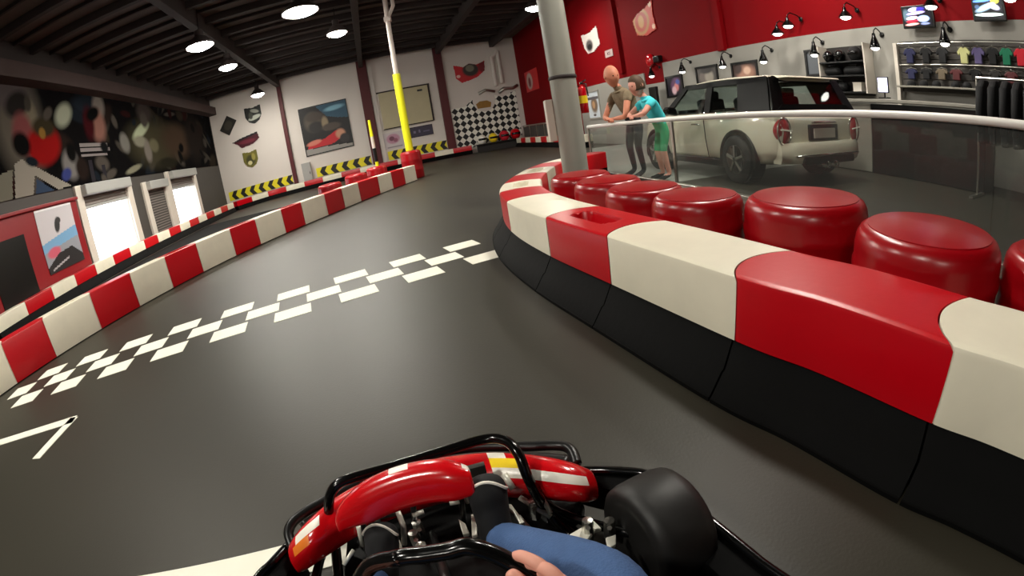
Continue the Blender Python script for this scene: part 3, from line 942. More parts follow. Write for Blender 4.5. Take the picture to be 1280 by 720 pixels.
b = MB(); b.prism([(-.35, -0.05, 2.3), (.35, -0.05, 2.3), (.42, -0.05, 2.55), (.2, -0.05, 2.68), (-.2, -0.05, 2.68), (-.42, -0.05, 2.55)], (0, 0.03, 0)); b.build('gold_badge', 'gold', t)
b = MB(); b.tube([(0.9, -0.1, 3.0), (1.2, -0.1, 3.2), (1.7, -0.1, 3.15), (2.0, -0.1, 3.3)], 0.09, 8); b.tube([(-.2, -0.1, 3.1), (0.2, -0.1, 3.25), (0.7, -0.1, 3.1)], 0.08, 8)
b.build('silver_trim', 'steel', t, True)

# display of helmets in the far corner
t = empty('display_stand', wp('far', 6.42, 0, 0.85), 'low black stand with helmets in front of the chequered mural', 'display stand', rz=-WALLS['far'][0])
b = MB(); b.box((0, 0, 0.38), (2.4, 0.62, 0.06)); b.build('top', 'black', t, bevel=0.01)
b = MB(); b.box((0, 0, 0.175), (2.2, 0.4, 0.35)); b.build('plinth', 'dark_wall', t)


def helmet(mname, pos, r, label, group, rz=0.0):
    t = empty('racing_helmet', pos, label, 'helmet', group, rz)
    b = MB()
    rows = []
    for j in range(11):
        th = PI * (0.06 + 0.94 * j / 10) * 0.82
        rows.append([Vector((r * math.sin(th) * math.cos(a), r * 1.15 * math.sin(th) * math.sin(a), r + r * math.cos(th) * 1.0 - (0.0 if j < 8 else 0.05 * r * (j - 7)))) for a in [k * 2 * PI / 20 for k in range(20)]])
    b.loft(rows); b.build('shell', mname, t, True)
    b = MB()
    rows = []
    for j in range(5):
        th = PI * (0.42 + 0.035 * j)
        rows.append([Vector((r * 1.03 * math.sin(th) * math.cos(a), r * 1.18 * math.sin(th) * math.sin(a), r + r * math.cos(th))) for a in [-PI / 2 - 1.0 + 2.0 * k / 10 for k in range(11)]])
    b.grid(rows); b.build('visor', 'black_gloss', t, True, solid=0.01)
    return t


G = 'helmets on the far display stand'
hz = 0.412
for s, mm, r, lb in ((-0.75, 'kart_white', .24, 'white helmet on the left of the display stand in the far corner'), (-0.2, 'kart_yellow', .24, 'yellow helmet in the middle of the display stand'),
                     (0.35, 'crimson', .26, 'pinkish red helmet beside the yellow one on the display stand'), (0.9, 'red_gloss', .27, 'bright red helmet at the right end of the display stand')):
    p = wp('far', 6.42 + s * 1.1, hz, 0.85); helmet(mm, p, r, lb, G, -WALLS['far'][0])
t = empty('metal_fence', wp('right', -23.3, 0, 0.6), 'low grey metal fence behind the barrier in the far red corner', 'fence', rz=-WALLS['right'][0])
b = MB(); b.box((3.2, 0, 1.0), (6.6, 0.05, 0.06)); b.build('top_rail', 'steel', t)
for k in range(7):
    b = MB(); b.box((k * 1.08, 0, 0.5), (0.06, 0.05, 0.98)); b.build('post', 'steel', t)
b = MB(); b.box((3.2, 0.0, 0.55), (6.4, 0.02, 0.8)); b.build('mesh_panel', 'grey_wall', t)

# ------------------------------------------------------------------ things on the red wall
wall_print('wall_sign', 'right', -22.6, 3.25, 2.0, 1.05, (214, 24, 30), [('e', .35, .5, .24, .4, 0, (196, 170, 160), .3), ('e', .35, .45, .1, .24, 0, (120, 40, 40), .3)], 'red sign with a pale patch high on the dark red corner wall', 'sign', off=0.03, step=0.05)
wall_print('wall_crest', 'right', -15.35, 3.78, 1.4, 0.85, (222, 212, 206), [('e', .42, .32, .2, .26, 0, (90, 84, 84), .4), ('e', .42, .26, .12, .12, 0, (30, 28, 28), .3)], 'white shield with a dark mark on the red wall right of the grey column', 'wall crest',
           outline=[(0, .9), (.5, .84), (.95, 1), (1, .2), (.6, 0), (.25, .02), (.1, .3)], off=0.03, step=0.04)
wall_print('wall_flag', 'right', -11.75, 3.7, 1.3, 0.95, (212, 48, 22), [('e', .45, .48, .34, .42, 0, (196, 140, 80), .15), ('e', .45, .48, .26, .32, 0, (188, 60, 36), .2), ('e', .45, .48, .12, .2, 0, (206, 150, 90), .3), ('e', .9, .9, .06, .08, 0, (250, 210, 180), .3), ('e', .92, .2, .06, .08, 0, (250, 200, 170), .3)],
           'orange flag with a round gold seal on the red wall', 'flag', outline=[(.1, .6), (.3, .75), (.7, .85), (1, 1), (.95, .6), (1, .1), (.6, 0), (.2, .1)], off=0.03)
wall_print('small_badge', 'right', -14.1, 3.1, 0.55, 0.24, (190, 170, 166), [('r', .3, .3, .7, .7, (70, 40, 44)), ('r', .42, .42, .7, .6, (190, 170, 166))], 'small pale square badge on the red wall below the white shield', 'badge', off=0.03, step=0.02)
t = empty('alarm_bell', wp('right', -11.6, 2.48, 0.0), 'round red alarm bell on the red wall above the white cladding', 'alarm bell', rz=-WALLS['right'][0])
b = MB(); b.lathe([(0.05, -0.16), (0.16, -0.13), (0.2, -0.08), (0.2, -0.05), (0.08, -0.03), (0.08, 0.0)], (0, 0, 0), 24, 'Y'); b.build('gong', 'red_gloss', t, True)
b = MB(); b.box((0.42, -0.08, -0.02), (0.26, 0.16, 0.18)); b.build('sounder', 'black', t, bevel=0.02)

RZ = -WALLS['right'][0]


def framed(s0, s1, z0, z1, shapes, base, label, frame='black'):
    w_, h_ = s1 - s0, z1 - z0
    t = empty('framed_picture', wp('right', (s0 + s1) / 2, (z0 + z1) / 2, 0.04), label, 'picture', 'framed pictures on the pale cladding', rz=RZ)
    p = print_sheet('print', w_, h_, base, shapes, parent=t, step=0.02); p.location = (-w_ / 2, -0.012, -h_ / 2)
    b = MB()
    for x, z, sx, sz in ((0, h_ / 2, w_ + .06, .05), (0, -h_ / 2, w_ + .06, .05), (-w_ / 2, 0, .05, h_), (w_ / 2, 0, .05, h_)):
        b.box((x, -0.015, z), (sx, 0.04, sz))
    b.build('frame', frame, t)
    return t


framed(-10.95, -10.2, 1.36, 1.9, [('e', .55, .6, .3, .3, 30, (120, 80, 120), .6), ('e', .6, .45, .14, .2, 0, (240, 150, 150), .5), ('e', .45, .3, .14, .2, -20, (250, 210, 220), .5), ('e', .7, .7, .12, .12, 0, (90, 110, 190), .5)], (26, 20, 36), 'framed picture with a glowing pink figure, left of the white car roof')
framed(-9.55, -8.75, 1.58, 2.0, [('e', .3, .4, .2, .3, 0, (120, 110, 104), .5), ('e', .6, .4, .2, .4, 20, (170, 162, 150), .5), ('e', .5, .8, .3, .2, 0, (60, 56, 56), .5)], (84, 80, 78), 'grey framed picture above the front of the white car roof')
framed(-8.2, -7.4, 1.55, 1.96, [('e', .55, .45, .36, .4, 0, (176, 128, 108), .6), ('e', .6, .55, .14, .2, 0, (226, 190, 166), .5), ('e', .2, .7, .2, .3, 0, (60, 40, 36), .5)], (58, 42, 38), 'brown framed picture above the middle of the white car roof')
framed(-6.0, -5.55, 1.55, 2.02, [('r', .1, .1, .9, .85, (92, 96, 102)), ('r', .2, .88, .8, .95, (140, 140, 144))], (70, 74, 80), 'blank grey framed board above the rear of the white car')
framed(-16.3, -15.3, 0.95, 1.95, [('r', .02, .02, .98, .98, (206, 214, 222)), ('e', .55, .5, .28, .3, 0, (120, 100, 84), .4), ('e', .5, .5, .12, .14, 0, (190, 150, 110), .4), ('r', .05, .7, .95, .8, (90, 86, 90)), ('e', .5, .12, .12, .04, 0, (80, 70, 70))], (210, 216, 224), 'pale blue poster on the white cladding left of the bald man', 'cladding')


def gooseneck(s, z, label, big=False):
    t = empty('wall_lamp', wp('right', s, z, 0.04), label, 'wall lamp', 'gooseneck lamps along the right wall', rz=RZ)
    r, h, y = (0.13, 0.12, -0.42) if big else (0.1, 0.19, -0.3)
    b = MB(); b.lathe([(r, 0), (r * 1.02, 0.004), (r * 0.8, h * 0.4), (0.035, h), (0.03, h + 0.05), (0.008, h + 0.055), (0.008, h), (r * 0.7, h * 0.36), (r * .96, 0.004)], (0, y, 0), 18); b.build('shade', 'black_gloss', t, True, angle=50)
    b = MB(); b.lathe([(0.01, -.04), (r * .3, -.036), (r * 0.6, -.022), (r * .76, 0.004), (r * 0.7, 0.02), (0.01, 0.024)], (0, y, 0.0), 14); b.build('bulb', 'spot', t, True)
    b = MB(); b.tube([(0, y, h + 0.03), (0, y + 0.02, h + 0.1), (0, y + 0.1, h + 0.15), (0.0, -0.1, h + 0.12), (0, 0.0, h + 0.06)], 0.011, 8); b.lathe([(0.045, -0.02), (0.045, 0), (0.01, 0)], (0, 0, h + 0.06), 12, 'Y'); b.build('arm', 'black', t, True)
    return t


for s, z, lb in ((-11.2, 1.98, 'small black wall lamp over the pink figure picture'), (-9.75, 1.94, 'small black wall lamp over the grey framed picture'), (-8.2, 1.9, 'small black wall lamp over the brown framed picture'), (-6.9, 1.88, 'black wall lamp on bare cladding between the pictures above the car roof'),
                 (-5.55, 1.9, 'black wall lamp between the blank grey board and the helmet shelf'), (-4.22, 1.93, 'black wall lamp right of the helmet shelf'), (-2.92, 1.95, 'black wall lamp over the shirts on the right')):
    gooseneck(s, z, lb)
for s, z, lb in ((-6.3, 2.36, 'lower of two glowing dome lamps side by side on the red wall'), (-6.0, 2.47, 'upper of two glowing dome lamps side by side on the red wall'), (-4.66, 2.46, 'single glowing dome lamp on the red wall left of the television screens'),
                 (-3.02, 2.47, 'glowing dome lamp at the right corner of the left television'), (-1.72, 2.52, 'glowing dome lamp at the right corner of the right television')):
    gooseneck(s, z, lb, True)


def tv(s0, s1, z0, z1, shapes, label):
    w_, h_ = s1 - s0, z1 - z0
    t = empty('television', wp('right', (s0 + s1) / 2, (z0 + z1) / 2, 0.2), label, 'television', 'television screens high on the right wall', rz=RZ)
    b = MB(); b.box((0, 0, 0), (w_, 0.06, h_)); b.build('case', 'black', t, bevel=0.01)
    p = print_sheet('screen', w_ - 0.07, h_ - 0.06, (6, 6, 14), shapes, parent=t, step=0.008, material='screen', thick=0.004); p.location = (-w_ / 2 + .035, -0.036, -h_ / 2 + .03)
    b = MB(); b.box((0, 0.1, 0), (0.12, 0.14, 0.12)); b.build('wall_bracket', 'black', t)


tv(-3.68, -3.1, 2.22, 2.57, [('e', .1, .6, .12, .3, 0, (70, 90, 100), .6), ('e', .38, .88, .18, .1, 6, (225, 215, 255), .3), ('e', .62, .88, .16, .1, 0, (50, 40, 140), .6), ('e', .45, .68, .32, .08, 4, (190, 170, 245), .3), ('e', .3, .43, .2, .09, 4, (250, 205, 225), .3), ('e', .7, .36, .2, .16, 0, (170, 200, 250), .4),
                             ('e', .3, .26, .22, .06, 2, (190, 30, 50), .3), ('e', .28, .1, .24, .06, 3, (250, 170, 160), .3), ('e', .75, .1, .16, .06, 0, (110, 120, 160), .4)], 'left television showing purple and red bars on the red wall')
tv(-2.42, -1.88, 2.28, 2.62, [('e', .3, .9, .32, .07, 3, (90, 140, 230), .4), ('e', .76, .86, .14, .12, 0, (206, 200, 70), .4), ('e', .4, .56, .34, .14, 18, (150, 180, 205), .5), ('e', .7, .6, .2, .14, -20, (190, 190, 215), .4), ('e', .5, .2, .46, .08, 0, (225, 245, 235), .3), ('e', .12, .6, .08, .1, 0, (60, 80, 110), .5)], 'right television showing a pale blue picture at the top right corner')

# merchandise
t = empty('merchandise_shelf', wp('right', -4.97, 0, 0.04), 'dark wall shelf unit behind the rear of the white car', 'shelf', rz=RZ)
b = MB(); b.box((0, -0.02, 1.6), (0.98, 0.03, 0.86)); b.build('back_panel', 'dark_wall', t)
for z in (1.22, 1.5, 1.74):
    b = MB(); b.box((0, -0.17, z), (0.98, 0.28, 0.025)); b.build('shelf_board', 'black', t)
for x in (-0.5, 0.5):
    b = MB(); b.box((x, -0.16, 1.62), (0.025, 0.3, 0.84)); b.build('side_post', 'jamb', t)


def bag(mname, pos, sz, label, group):
    t = empty('kit_bag', pos, label, 'bag', group, RZ)
    x, y, z = sz
    b = MB(); rows = []
    for j in range(7):
        u = j / 6
        k = (1 - abs(2 * u - 1) ** 4) ** 0.5 * 0.25 + 0.75
        rows.append([((u - 0.5) * x, math.cos(a) * y / 2 * k, z / 2 + math.sin(a) * z / 2 * k) for a in [i * 2 * PI / 14 for i in range(14)]])
    b.loft(rows); b.build('bag_body', mname, t, True)
    b = MB(); b.tube([(-x * .2, -y * .3, z * .92), (-x * .18, -y * .25, z * 1.15), (x * .18, -y * .25, z * 1.15), (x * .2, -y * .3, z * .92)], 0.012, 6); b.build('handle', 'black', t, True)


G1 = 'helmets on the wall shelf'
for s, mm, lb in ((-5.3, 'black_gloss', 'glossy black helmet at the left of the top wall shelf'), (-5.05, 'black_gloss', 'black helmet in the middle of the top wall shelf'), (-4.72, 'black_cloth', 'large matt black helmet at the right of the top wall shelf')):
    helmet(mm, wp('right', s, 1.755, 0.235), 0.105 if s < -5 else 0.125, lb, G1, RZ)
for s, wd, lb in ((-5.25, .32, 'black kit bag on the middle wall shelf, left side'), (-4.78, .4, 'wide black kit bag on the middle wall shelf, right side')):
    bag('black_cloth', wp('right', s, 1.513, 0.2), (wd, .22, .16), lb, 'bags on the wall shelf')
for s, mm, wd, lb in ((-5.32, 'crimson', .16, 'small dark red bag on the lowest wall shelf'), (-5.08, 'black_cloth', .2, 'small black bag on the lowest wall shelf beside the red one')):
    bag(mm, wp('right', s, 1.234, 0.2), (wd, .2, .17), lb, 'bags on the wall shelf')
t = empty('white_box', wp('right', -4.72, 1.2335, 0.2), 'small white box on the lowest wall shelf', 'box', rz=RZ)
b = MB(); b.box((0, 0, .07), (.18, .14, .14)); b.build('carton', 'jamb', t, bevel=.006)
b = MB(); b.box((0, 0, .148), (.186, .146, .016)); b.build('lid', 'jamb', t, bevel=.003)
t = empty('display_post', wp('right', -3.95, 0, 0.1), 'white upright post between the helmet shelf and the shirt display', 'post', rz=RZ)
b = MB(); b.box((0, 0, 1.02), (0.07, 0.08, 2.0)); b.build('upright', 'jamb', t, bevel=.006)
b = MB(); b.box((0, 0, .02), (0.2, 0.14, .03)); b.build('foot_plate', 'jamb', t)
# shirt display
t = empty('shirt_display', wp('right', -2.6, 0, 0.04), 'grey slatted wall display behind the shirts and caps on the right', 'display wall', rz=RZ)
b = MB()
for k in range(8):
    b.box((0, -0.02, 1.3 + k * 0.1), (2.6, 0.03, 0.085))
b.build('slat_board', 'grey_wall', t)
for z in (2.0, 1.668):
    b = MB(); b.tube([(-1.28, -0.12, z), (1.28, -0.12, z)], 0.01, 8); b.build('hanging_rail', 'steel', t)
b = MB(); b.box((0, -0.16, 1.325), (2.6, 0.28, 0.025)); b.build('cap_shelf', 'stone', t)


def shirt(s, z, mname, label, w_=0.3, h_=0.27):
    t = empty('shirt', wp('right', s, z, 0.16), label, 'shirt', 'shirts on the wall display', RZ)
    P = [(-.5, 0), (.5, 0), (.5, .62), (.78, .5), (.92, .7), (.5, .98), (.2, 1.02), (0, .94), (-.2, 1.02), (-.5, .98), (-.92, .7), (-.78, .5), (-.5, .62)]
    b = MB(); b.prism([(x * w_ * 0.62, -0.03, v * h_ - h_) for x, v in P], (0, 0.06, 0)); b.build('garment', mname, t, bevel=0.012)
    b = MB(); b.tube([(-.1, 0, -.005), (0, 0, .02), (.1, 0, -.005)], .006, 6); b.tube([(0, 0, .02), (0, 0, .04)], .006, 6); b.build('hanger', 'steel', t)


row1 = [(-3.66, 'navycloth', 'navy shirt at the left end of the upper row of shirts'), (-3.36, 'black_cloth', 'first black shirt from the left in the upper row'), (-3.06, 'black_cloth', 'second black shirt in the upper row, left of the pale yellow one'), (-2.68, 'lemon', 'pale yellow shirt in the upper row'),
        (-2.44, 'purple', 'dull purple shirt next to the pale yellow one'), (-2.2, 'black_cloth', 'black shirt between the purple and the green shirts'), (-1.97, 'dkgreen', 'green shirt in the upper row near the right edge'), (-1.74, 'crimson', 'bright red shirt at the right end of the upper row')]
for s, mm, lb in row1:
    shirt(s, 1.92, mm, lb, 0.2, .23)
row2 = [(-3.66, 'navycloth', 'dark blue shirt at the left end of the lower row'), (-3.38, 'black_cloth', 'black shirt second from the left in the lower row'), (-3.1, 'tancloth', 'tan shirt in the lower row of shirts'), (-2.84, 'maroon', 'brown shirt right of the tan one in the lower row'),
        (-2.52, 'black_cloth', 'black shirt in the lower row below the purple one'), (-2.18, 'dark_wall', 'charcoal shirt in the lower row below the green one'), (-1.92, 'maroon', 'brown shirt at the right end of the lower row')]
for s, mm, lb in row2:
    shirt(s, 1.605, mm, lb, 0.2, .16)


def capthing(s, label):
    t = empty('baseball_cap', wp('right', s, 1.339, 0.2), label, 'cap', 'dark caps on the cap shelf', RZ)
    b = MB(); b.lathe([(0.075, 0.0), (0.078, 0.02), (0.07, 0.055), (0.045, 0.08), (0.005, 0.09)], n=16); b.build('crown', 'black_cloth', t, True)
    b = MB(); b.prism([(-.06, -.05, .004), (.06, -.05, .004), (.05, -.12, .0), (0, -.14, 0), (-.05, -.12, 0)], (0, 0, .008)); b.build('brim', 'black_cloth', t)


for k, s in enumerate((-3.66, -3.43, -3.2, -2.86, -2.66, -2.26)):
    capthing(s, f'{ORD[k]} dark cap from the left on the cap shelf')
t = empty('monitor', wp('right', -3.9, 1.12, 0.75), 'small glowing monitor on the counter beside the white post', 'monitor', rz=RZ)
b = MB(); b.box((0, 0, 0.2), (0.2, 0.03, 0.24)); b.build('case', 'black', t, bevel=.008)
b = MB(); b.box((0, -0.018, 0.2), (0.17, 0.006, 0.21)); b.build('screen', 'lcd', t)
b = MB(); b.tube([(0, 0.03, 0.0), (0, 0.03, 0.2)], .014, 8); b.box((0, 0.02, 0.008), (.16, .12, .016)); b.build('stand', 'black', t)
t = empty('sales_counter', wp('right', -3.35, 0, 0.75), 'long dark counter with a pale top edge in front of the shirts', 'counter', rz=RZ)
b = MB(); b.box((0.28, 0, 0.52), (1.9, 0.5, 1.02)); b.build('dark_front', 'black', t, bevel=.01)
b = MB(); b.box((-1.15, 0, 0.52), (0.94, 0.48, 1.02)); b.build('grey_front', 'stone', t, bevel=.01)
b = MB(); b.box((-0.2, 0, 1.075), (2.96, 0.6, 0.05)); b.build('worktop', 'stone', t, bevel=.01)
t = empty('clothes_rack', wp('right', -1.72, 0, 1.3), 'rack of black jackets at the right edge of the view', 'clothes rack', rz=RZ)
b = MB(); b.tube([(-.4, 0, 1.42), (.5, 0, 1.42)], .015, 8)
for x in (-.4, .5):
    b.tube([(x, 0, 0.02), (x, 0, 1.42)], .015, 8); b.box((x, 0, .02), (.05, .5, .03))
b.build('rack_frame', 'steel', t)
for k in range(5):
    p = wp('right', -1.72 - 0.3 + k * 0.16, 1.4, 1.3)
    j = empty('jacket', p, f'{ORD[k]} black jacket from the left on the clothes rack', 'jacket', 'black jackets on the rack', RZ)
    b = MB(); b.prism([(-.05, y, v) for y, v in ((-.2, -.75), (.2, -.75), (.22, -.1), (.08, 0), (-.08, 0), (-.22, -.1))], (.1, 0, 0)); b.build('jacket_body', 'black_cloth', j, bevel=.03)
    for sg in (-1, 1):
        b = MB(); b.tube([(0, sg * .2, -.1), (0, sg * .25, -.35), (0, sg * .24, -.62)], [.05, .05, .04], 8); b.build('sleeve', 'black_cloth', j, True)
t = empty('standing_banner', wp('right', -11.2, 0, 0.35), 'tall narrow black stand by the left front of the white car', 'stand', rz=RZ)
b = MB(); b.box((0, 0, 0.85), (0.36, 0.1, 1.66)); b.build('panel', 'black', t, bevel=.02)
b = MB(); b.box((0, 0, 0.012), (0.45, 0.3, 0.022)); b.build('foot', 'black', t)
t = empty('fire_extinguisher', (1.19, 5.56, 1.06), 'red fire extinguisher with a yellow label hung on the grey column', 'fire extinguisher')
b = MB(); b.lathe([(.045, 0), (.052, .01), (.052, .28), (.045, .31), (.02, .33), (.02, .35), (.01, .35)], n=20); b.build('cylinder', 'red_gloss', t, True, angle=50)
b = MB(); b.lathe([(.0535, .12), (.0535, .21), (.05, .21), (.05, .12)], n=20); b.build('label_band', 'kart_yellow', t, True, angle=40)
b = MB(); b.tube([(0, 0, .34), (0, 0, .38)], .018, 10); b.tube([(0, 0, .37), (.06, -.02, .4)], .008, 6); b.tube([(0, 0, .36), (.05, -.03, .35), (.06, -.03, .2)], .008, 6); b.build('valve_and_hose', 'black', t, True)

# ------------------------------------------------------------------ ticket booth before the left wall
LR = -WALLS['left'][0]
t = empty('ticket_booth', wp('left', 8.2, 0, 0.0), 'red booth with a car poster on its face at the left edge of the view', 'booth', rz=LR)
b = MB(); b.box((0, -0.41, 1.0), (3.8, 0.78, 2.0)); b.build('cabin', 'booth', t, bevel=.02)
b = MB(); b.box((0, -0.43, 2.03), (3.9, 0.84, 0.08)); b.build('roof_trim', 'booth', t, bevel=.02)
b = MB(); b.box((-0.95, -0.8, 0.85), (1.2, 0.03, 1.5)); b.build('doorway', 'black', t)
p = print_sheet('poster', 1.45, 1.35, (206, 200, 204), [('e', .5, .7, .07, .13, -25, (26, 24, 26), .3), ('e', .56, .77, .06, .05, 0, (40, 36, 36), .3), ('p', [(0, .3), (0, .46), (1, .62), (1, .4)], (120, 168, 206)), ('p', [(0, .08), (0, .32), (1, .44), (1, .1)], (150, 152, 160)), ('e', .25, .3, .18, .08, 6, (206, 90, 110), .4),
                ('p', [(0, 0), (0, .1), (.35, .26), (.75, .3), (1, .12), (1, 0)], (30, 26, 28)), ('p', [(.1, .03), (.6, .13), (.6, .16), (.1, .06)], (170, 166, 170)), ('r', 0, .97, 1, 1, (236, 230, 232))], parent=t, step=0.02)
p.location = (0.16, -0.815, 0.62)

# ------------------------------------------------------------------ the white hatchback behind the railing
car = empty('hatchback_car', (4.08, 4.80, 0), 'white compact hatchback with a black greenhouse parked behind the glass railing', 'car', rz=math.radians(8))
ST = [(0.0, .70, .40, .80), (.04, .77, .33, .86), (.16, .82, .27, .90), (.45, .842, .24, .915), (.9, .845, .22, .92), (1.7, .845, .2, .92), (2.5, .845, .2, .92), (2.85, .842, .22, .915), (3.25, .83, .24, .88), (3.5, .79, .27, .80), (3.64, .70, .33, .70), (3.69, .58, .40, .60)]
rows = []
for y, hw, zb, zt in ST:
    half = [(0.0, zt + .015), (hw * .6, zt + .012), (hw * .86, zt), (hw * .95, zt - .03), (hw * .985, zt - .12), (hw, (zb + zt) / 2), (hw * .985, zb + .1), (hw * .93, zb + .02), (hw * .7, zb), (0.0, zb)]
    rows.append([(x, y, z) for x, z in half] + [(-x, y, z) for x, z in half[-2:0:-1]])
b = MB(); b.loft(rows); b.build('body', 'carpaint', car, True, sub=2)
BZ, TZ = .925, 1.345
belt = lambda y: .79 if y < 2.5 else .76
# roof slab
rows = []
for y, hw, z in ((.20, .56, 1.335), (.30, .63, 1.365), (.6, .665, 1.395), (1.2, .675, 1.41), (1.8, .665, 1.40), (2.1, .64, 1.375), (2.2, .6, 1.35)):
    rows.append([(0, y, z + .012), (hw * .7, y, z + .006), (hw * .95, y, z - .014), (hw, y, z - .035), (hw * .9, y, z - .05), (0, y, z - .045), (-hw * .9, y, z - .05), (-hw, y, z - .035), (-hw * .95, y, z - .014), (-hw * .7, y, z + .006)])
b = MB(); b.loft(rows); b.build('roof', 'carpaint', car, True, sub=1)
b = MB(); b.loft([[(-.56, .2, 1.33), (.56, .2, 1.33), (.56, .28, 1.37), (-.56, .28, 1.37)], [(-.5, .06, 1.335), (.5, .06, 1.335), (.5, .08, 1.352), (-.5, .08, 1.352)]]); b.build('roof_spoiler', 'carpaint', car, bevel=.008)


def quad(name, pts, mname, th):
    b = MB(); b.face(pts); return b.build(name, mname, car, solid=th)


xr = lambda z: .80 - (z - BZ) / (TZ - BZ) * .15
for sg in (-1, 1):
    Q = lambda y, z: (sg * xr(z), y, z)
    quad('front_side_window', [Q(2.55, BZ), Q(2.06, TZ - .04), Q(1.56, TZ - .04), Q(1.52, BZ)], 'carglass', .012)
    quad('rear_side_window', [Q(1.42, BZ + .02), Q(1.46, TZ - .04), Q(.86, TZ - .05), Q(.72, BZ + .05)], 'carglass', .012)
    quad('rear_pillar', [Q(.75, BZ), Q(.88, TZ), Q(.28, TZ), Q(.12, BZ)], 'car_black', .03)
    quad('middle_pillar', [Q(1.54, BZ), Q(1.58, TZ), Q(1.44, TZ), Q(1.40, BZ)], 'car_black', .03)
    quad('windscreen_pillar', [Q(2.74, BZ), Q(2.2, TZ), Q(2.06, TZ), Q(2.54, BZ)], 'car_black', .03)
    quad('window_top_trim', [Q(2.2, TZ + .01), Q(.3, TZ + .01), Q(.28, TZ - .06), Q(2.1, TZ - .06)], 'car_black', .03)
    b = MB(); b.tube([(sg * .825, .2, BZ - .012), (sg * .84, 1.2, BZ - .005), (sg * .83, 2.6, BZ - .01)], .012, 8); b.build('chrome_strip', 'chrome', car, True)
    b = MB(); b.loft([[(sg * x, y, z) for x, z in ((.80, .9), (.86, .9), (.98, .93), (1.0, 1.0), (.96, 1.05), (.84, 1.03))] for y in (2.26, 2.34, 2.42)]); b.build('door_mirror', 'black_gloss', car, bevel=.02)
    b = MB(); b.tube([(sg * .85, 1.62, .76), (sg * .875, 1.66, .765), (sg * .875, 1.8, .765), (sg * .85, 1.84, .76)], .012, 8); b.build('door_handle', 'chrome', car, True)
    b = MB(); b.tube([(sg * .846, 1.52, .9), (sg * .851, 1.5, .55), (sg * .84, 1.46, .28)], .006, 6); b.build('door_seam', 'black', car)
    b = MB(); b.box((sg * .825, 1.8, .24), (.06, 1.9, .11)); b.build('sill', 'black', car, bevel=.02)
    for wy in (.78, 3.0):
        b = MB()
        rows = []
        for k in range(15):
            a = PI * (k / 14) * 1.16 - .25
            rows.append([(sg * X, wy + R * math.cos(a), .31 + R * math.sin(a)) for X, R in ((.78, .33), (.858, .335), (.862, .385), (.8, .40))])
        b.loft(rows); b.build('arch_trim', 'black', car, True, angle=40)
        b = MB(); b.lathe([(.02, -.106), (.33, -.106), (.33, .106), (.02, .106)], (sg * .741, wy, .31), 28, 'X'); b.build('wheel_well', 'black', car)
        b = MB(); b.lathe([(.19, -.09), (.27, -.1), (.305, -.08), (.31, -.04), (.31, .04), (.305, .08), (.27, .1), (.19, .09)], (sg * .80, wy, .312), 36, 'X'); tt = b.build('tyre', 'tyre', car, True, angle=45)
        b = MB(); b.lathe([(.2, -.02), (.2, .03), (.17, .04), (.16, .0), (.03, .02), (.03, -.02)], (sg * .87, wy, .312), 28, 'X')
        for k in range(5):
            a = k * 2 * PI / 5 + .3
            b.tube([(sg * .895, wy + .03 * math.cos(a), .312 + .03 * math.sin(a)), (sg * .89, wy + .18 * math.cos(a), .312 + .18 * math.sin(a))], .022, 6)
        b.build('wheel_rim', 'steel', tt, True, angle=40)
    # tail lamp: an upright oval with a chrome surround
    b = MB()
    rows = []
    for rr, dy in ((1.0, .05), (1.0, -.012), (.86, -.03), (.5, -.05), (.05, -.056)):
        rows.append([(sg * (.69 + .105 * rr * math.cos(a) * .95), .03 + dy + (.05 if sg * math.cos(a) * sg > .3 else 0) * 1.0, .68 + .16 * rr * math.sin(a)) for a in [k * 2 * PI / 24 for k in range(24)]])
    b.loft(rows); tl = b.build('tail_lamp', 'tail', car, True)
    b = MB(); b.tube([(sg * .69 + .112 * math.cos(a), .015 + (.05 if math.cos(a) * sg > .3 and False else 0), .68 + .168 * math.sin(a)) for a in [k * 2 * PI / 24 for k in range(25)]], .01, 6); b.build('lamp_surround', 'chrome', tl, True)
    b = MB(); b.tube([(sg * .60, -.03, .69), (sg * .78, -.02, .71)], .008, 6); b.build('lamp_bar', 'kart_white', tl)
quad('rear_window', [(-.60, .09, BZ + .06), (.60, .09, BZ + .06), (.52, .27, TZ - .03), (-.52, .27, TZ - .03)], 'carglass', .012)
b = MB()
for pts in ([(-.78, .07, BZ - .02), (.78, .07, BZ - .02), (.62, .1, BZ + .08), (-.62, .1, BZ + .08)], [(-.8, .08, BZ), (-.58, .08, BZ), (-.5, .27, TZ), (-.65, .27, TZ)], [(.8, .08, BZ), (.58, .08, BZ), (.5, .27, TZ), (.65, .27, TZ)], [(-.6, .24, TZ - .05), (.6, .24, TZ - .05), (.6, .27, TZ + .01), (-.6, .27, TZ + .01)]):
    b.face(pts)
b.build('hatch_frame', 'car_black', car, solid=.025)
quad('windscreen', [(-.74, 2.72, BZ), (.74, 2.72, BZ), (.6, 2.18, TZ - .02), (-.6, 2.18, TZ - .02)], 'carglass', .012)
b = MB()
rows = []
for x in [-.765 + .153 * k for k in range(11)]:
    y0 = .04 - .12 * (1 - (abs(x) / .765) ** 6)
    rows.append([(x, y0, .55), (x, y0 - .035, .5), (x, y0 - .04, .36), (x, y0 - .01, .3), (x, .16, .3), (x, .16, .55)])
b.loft(rows); b.build('rear_bumper', 'carpaint', car, True, angle=50)
b = MB(); b.box((0, -.105, .33), (1.0, .06, .1)); b.build('bumper_insert', 'black', car, bevel=.02)
b = MB(); b.tube([(-.62, -.11, .395), (0, -.135, .395), (.62, -.11, .395)], .012, 8); b.build('bumper_chrome', 'chrome', car, True)
b = MB(); b.box((0, -.005, .66), (.56, .05, .2)); pr0 = b.build('plate_recess', 'black', car, bevel=.01)
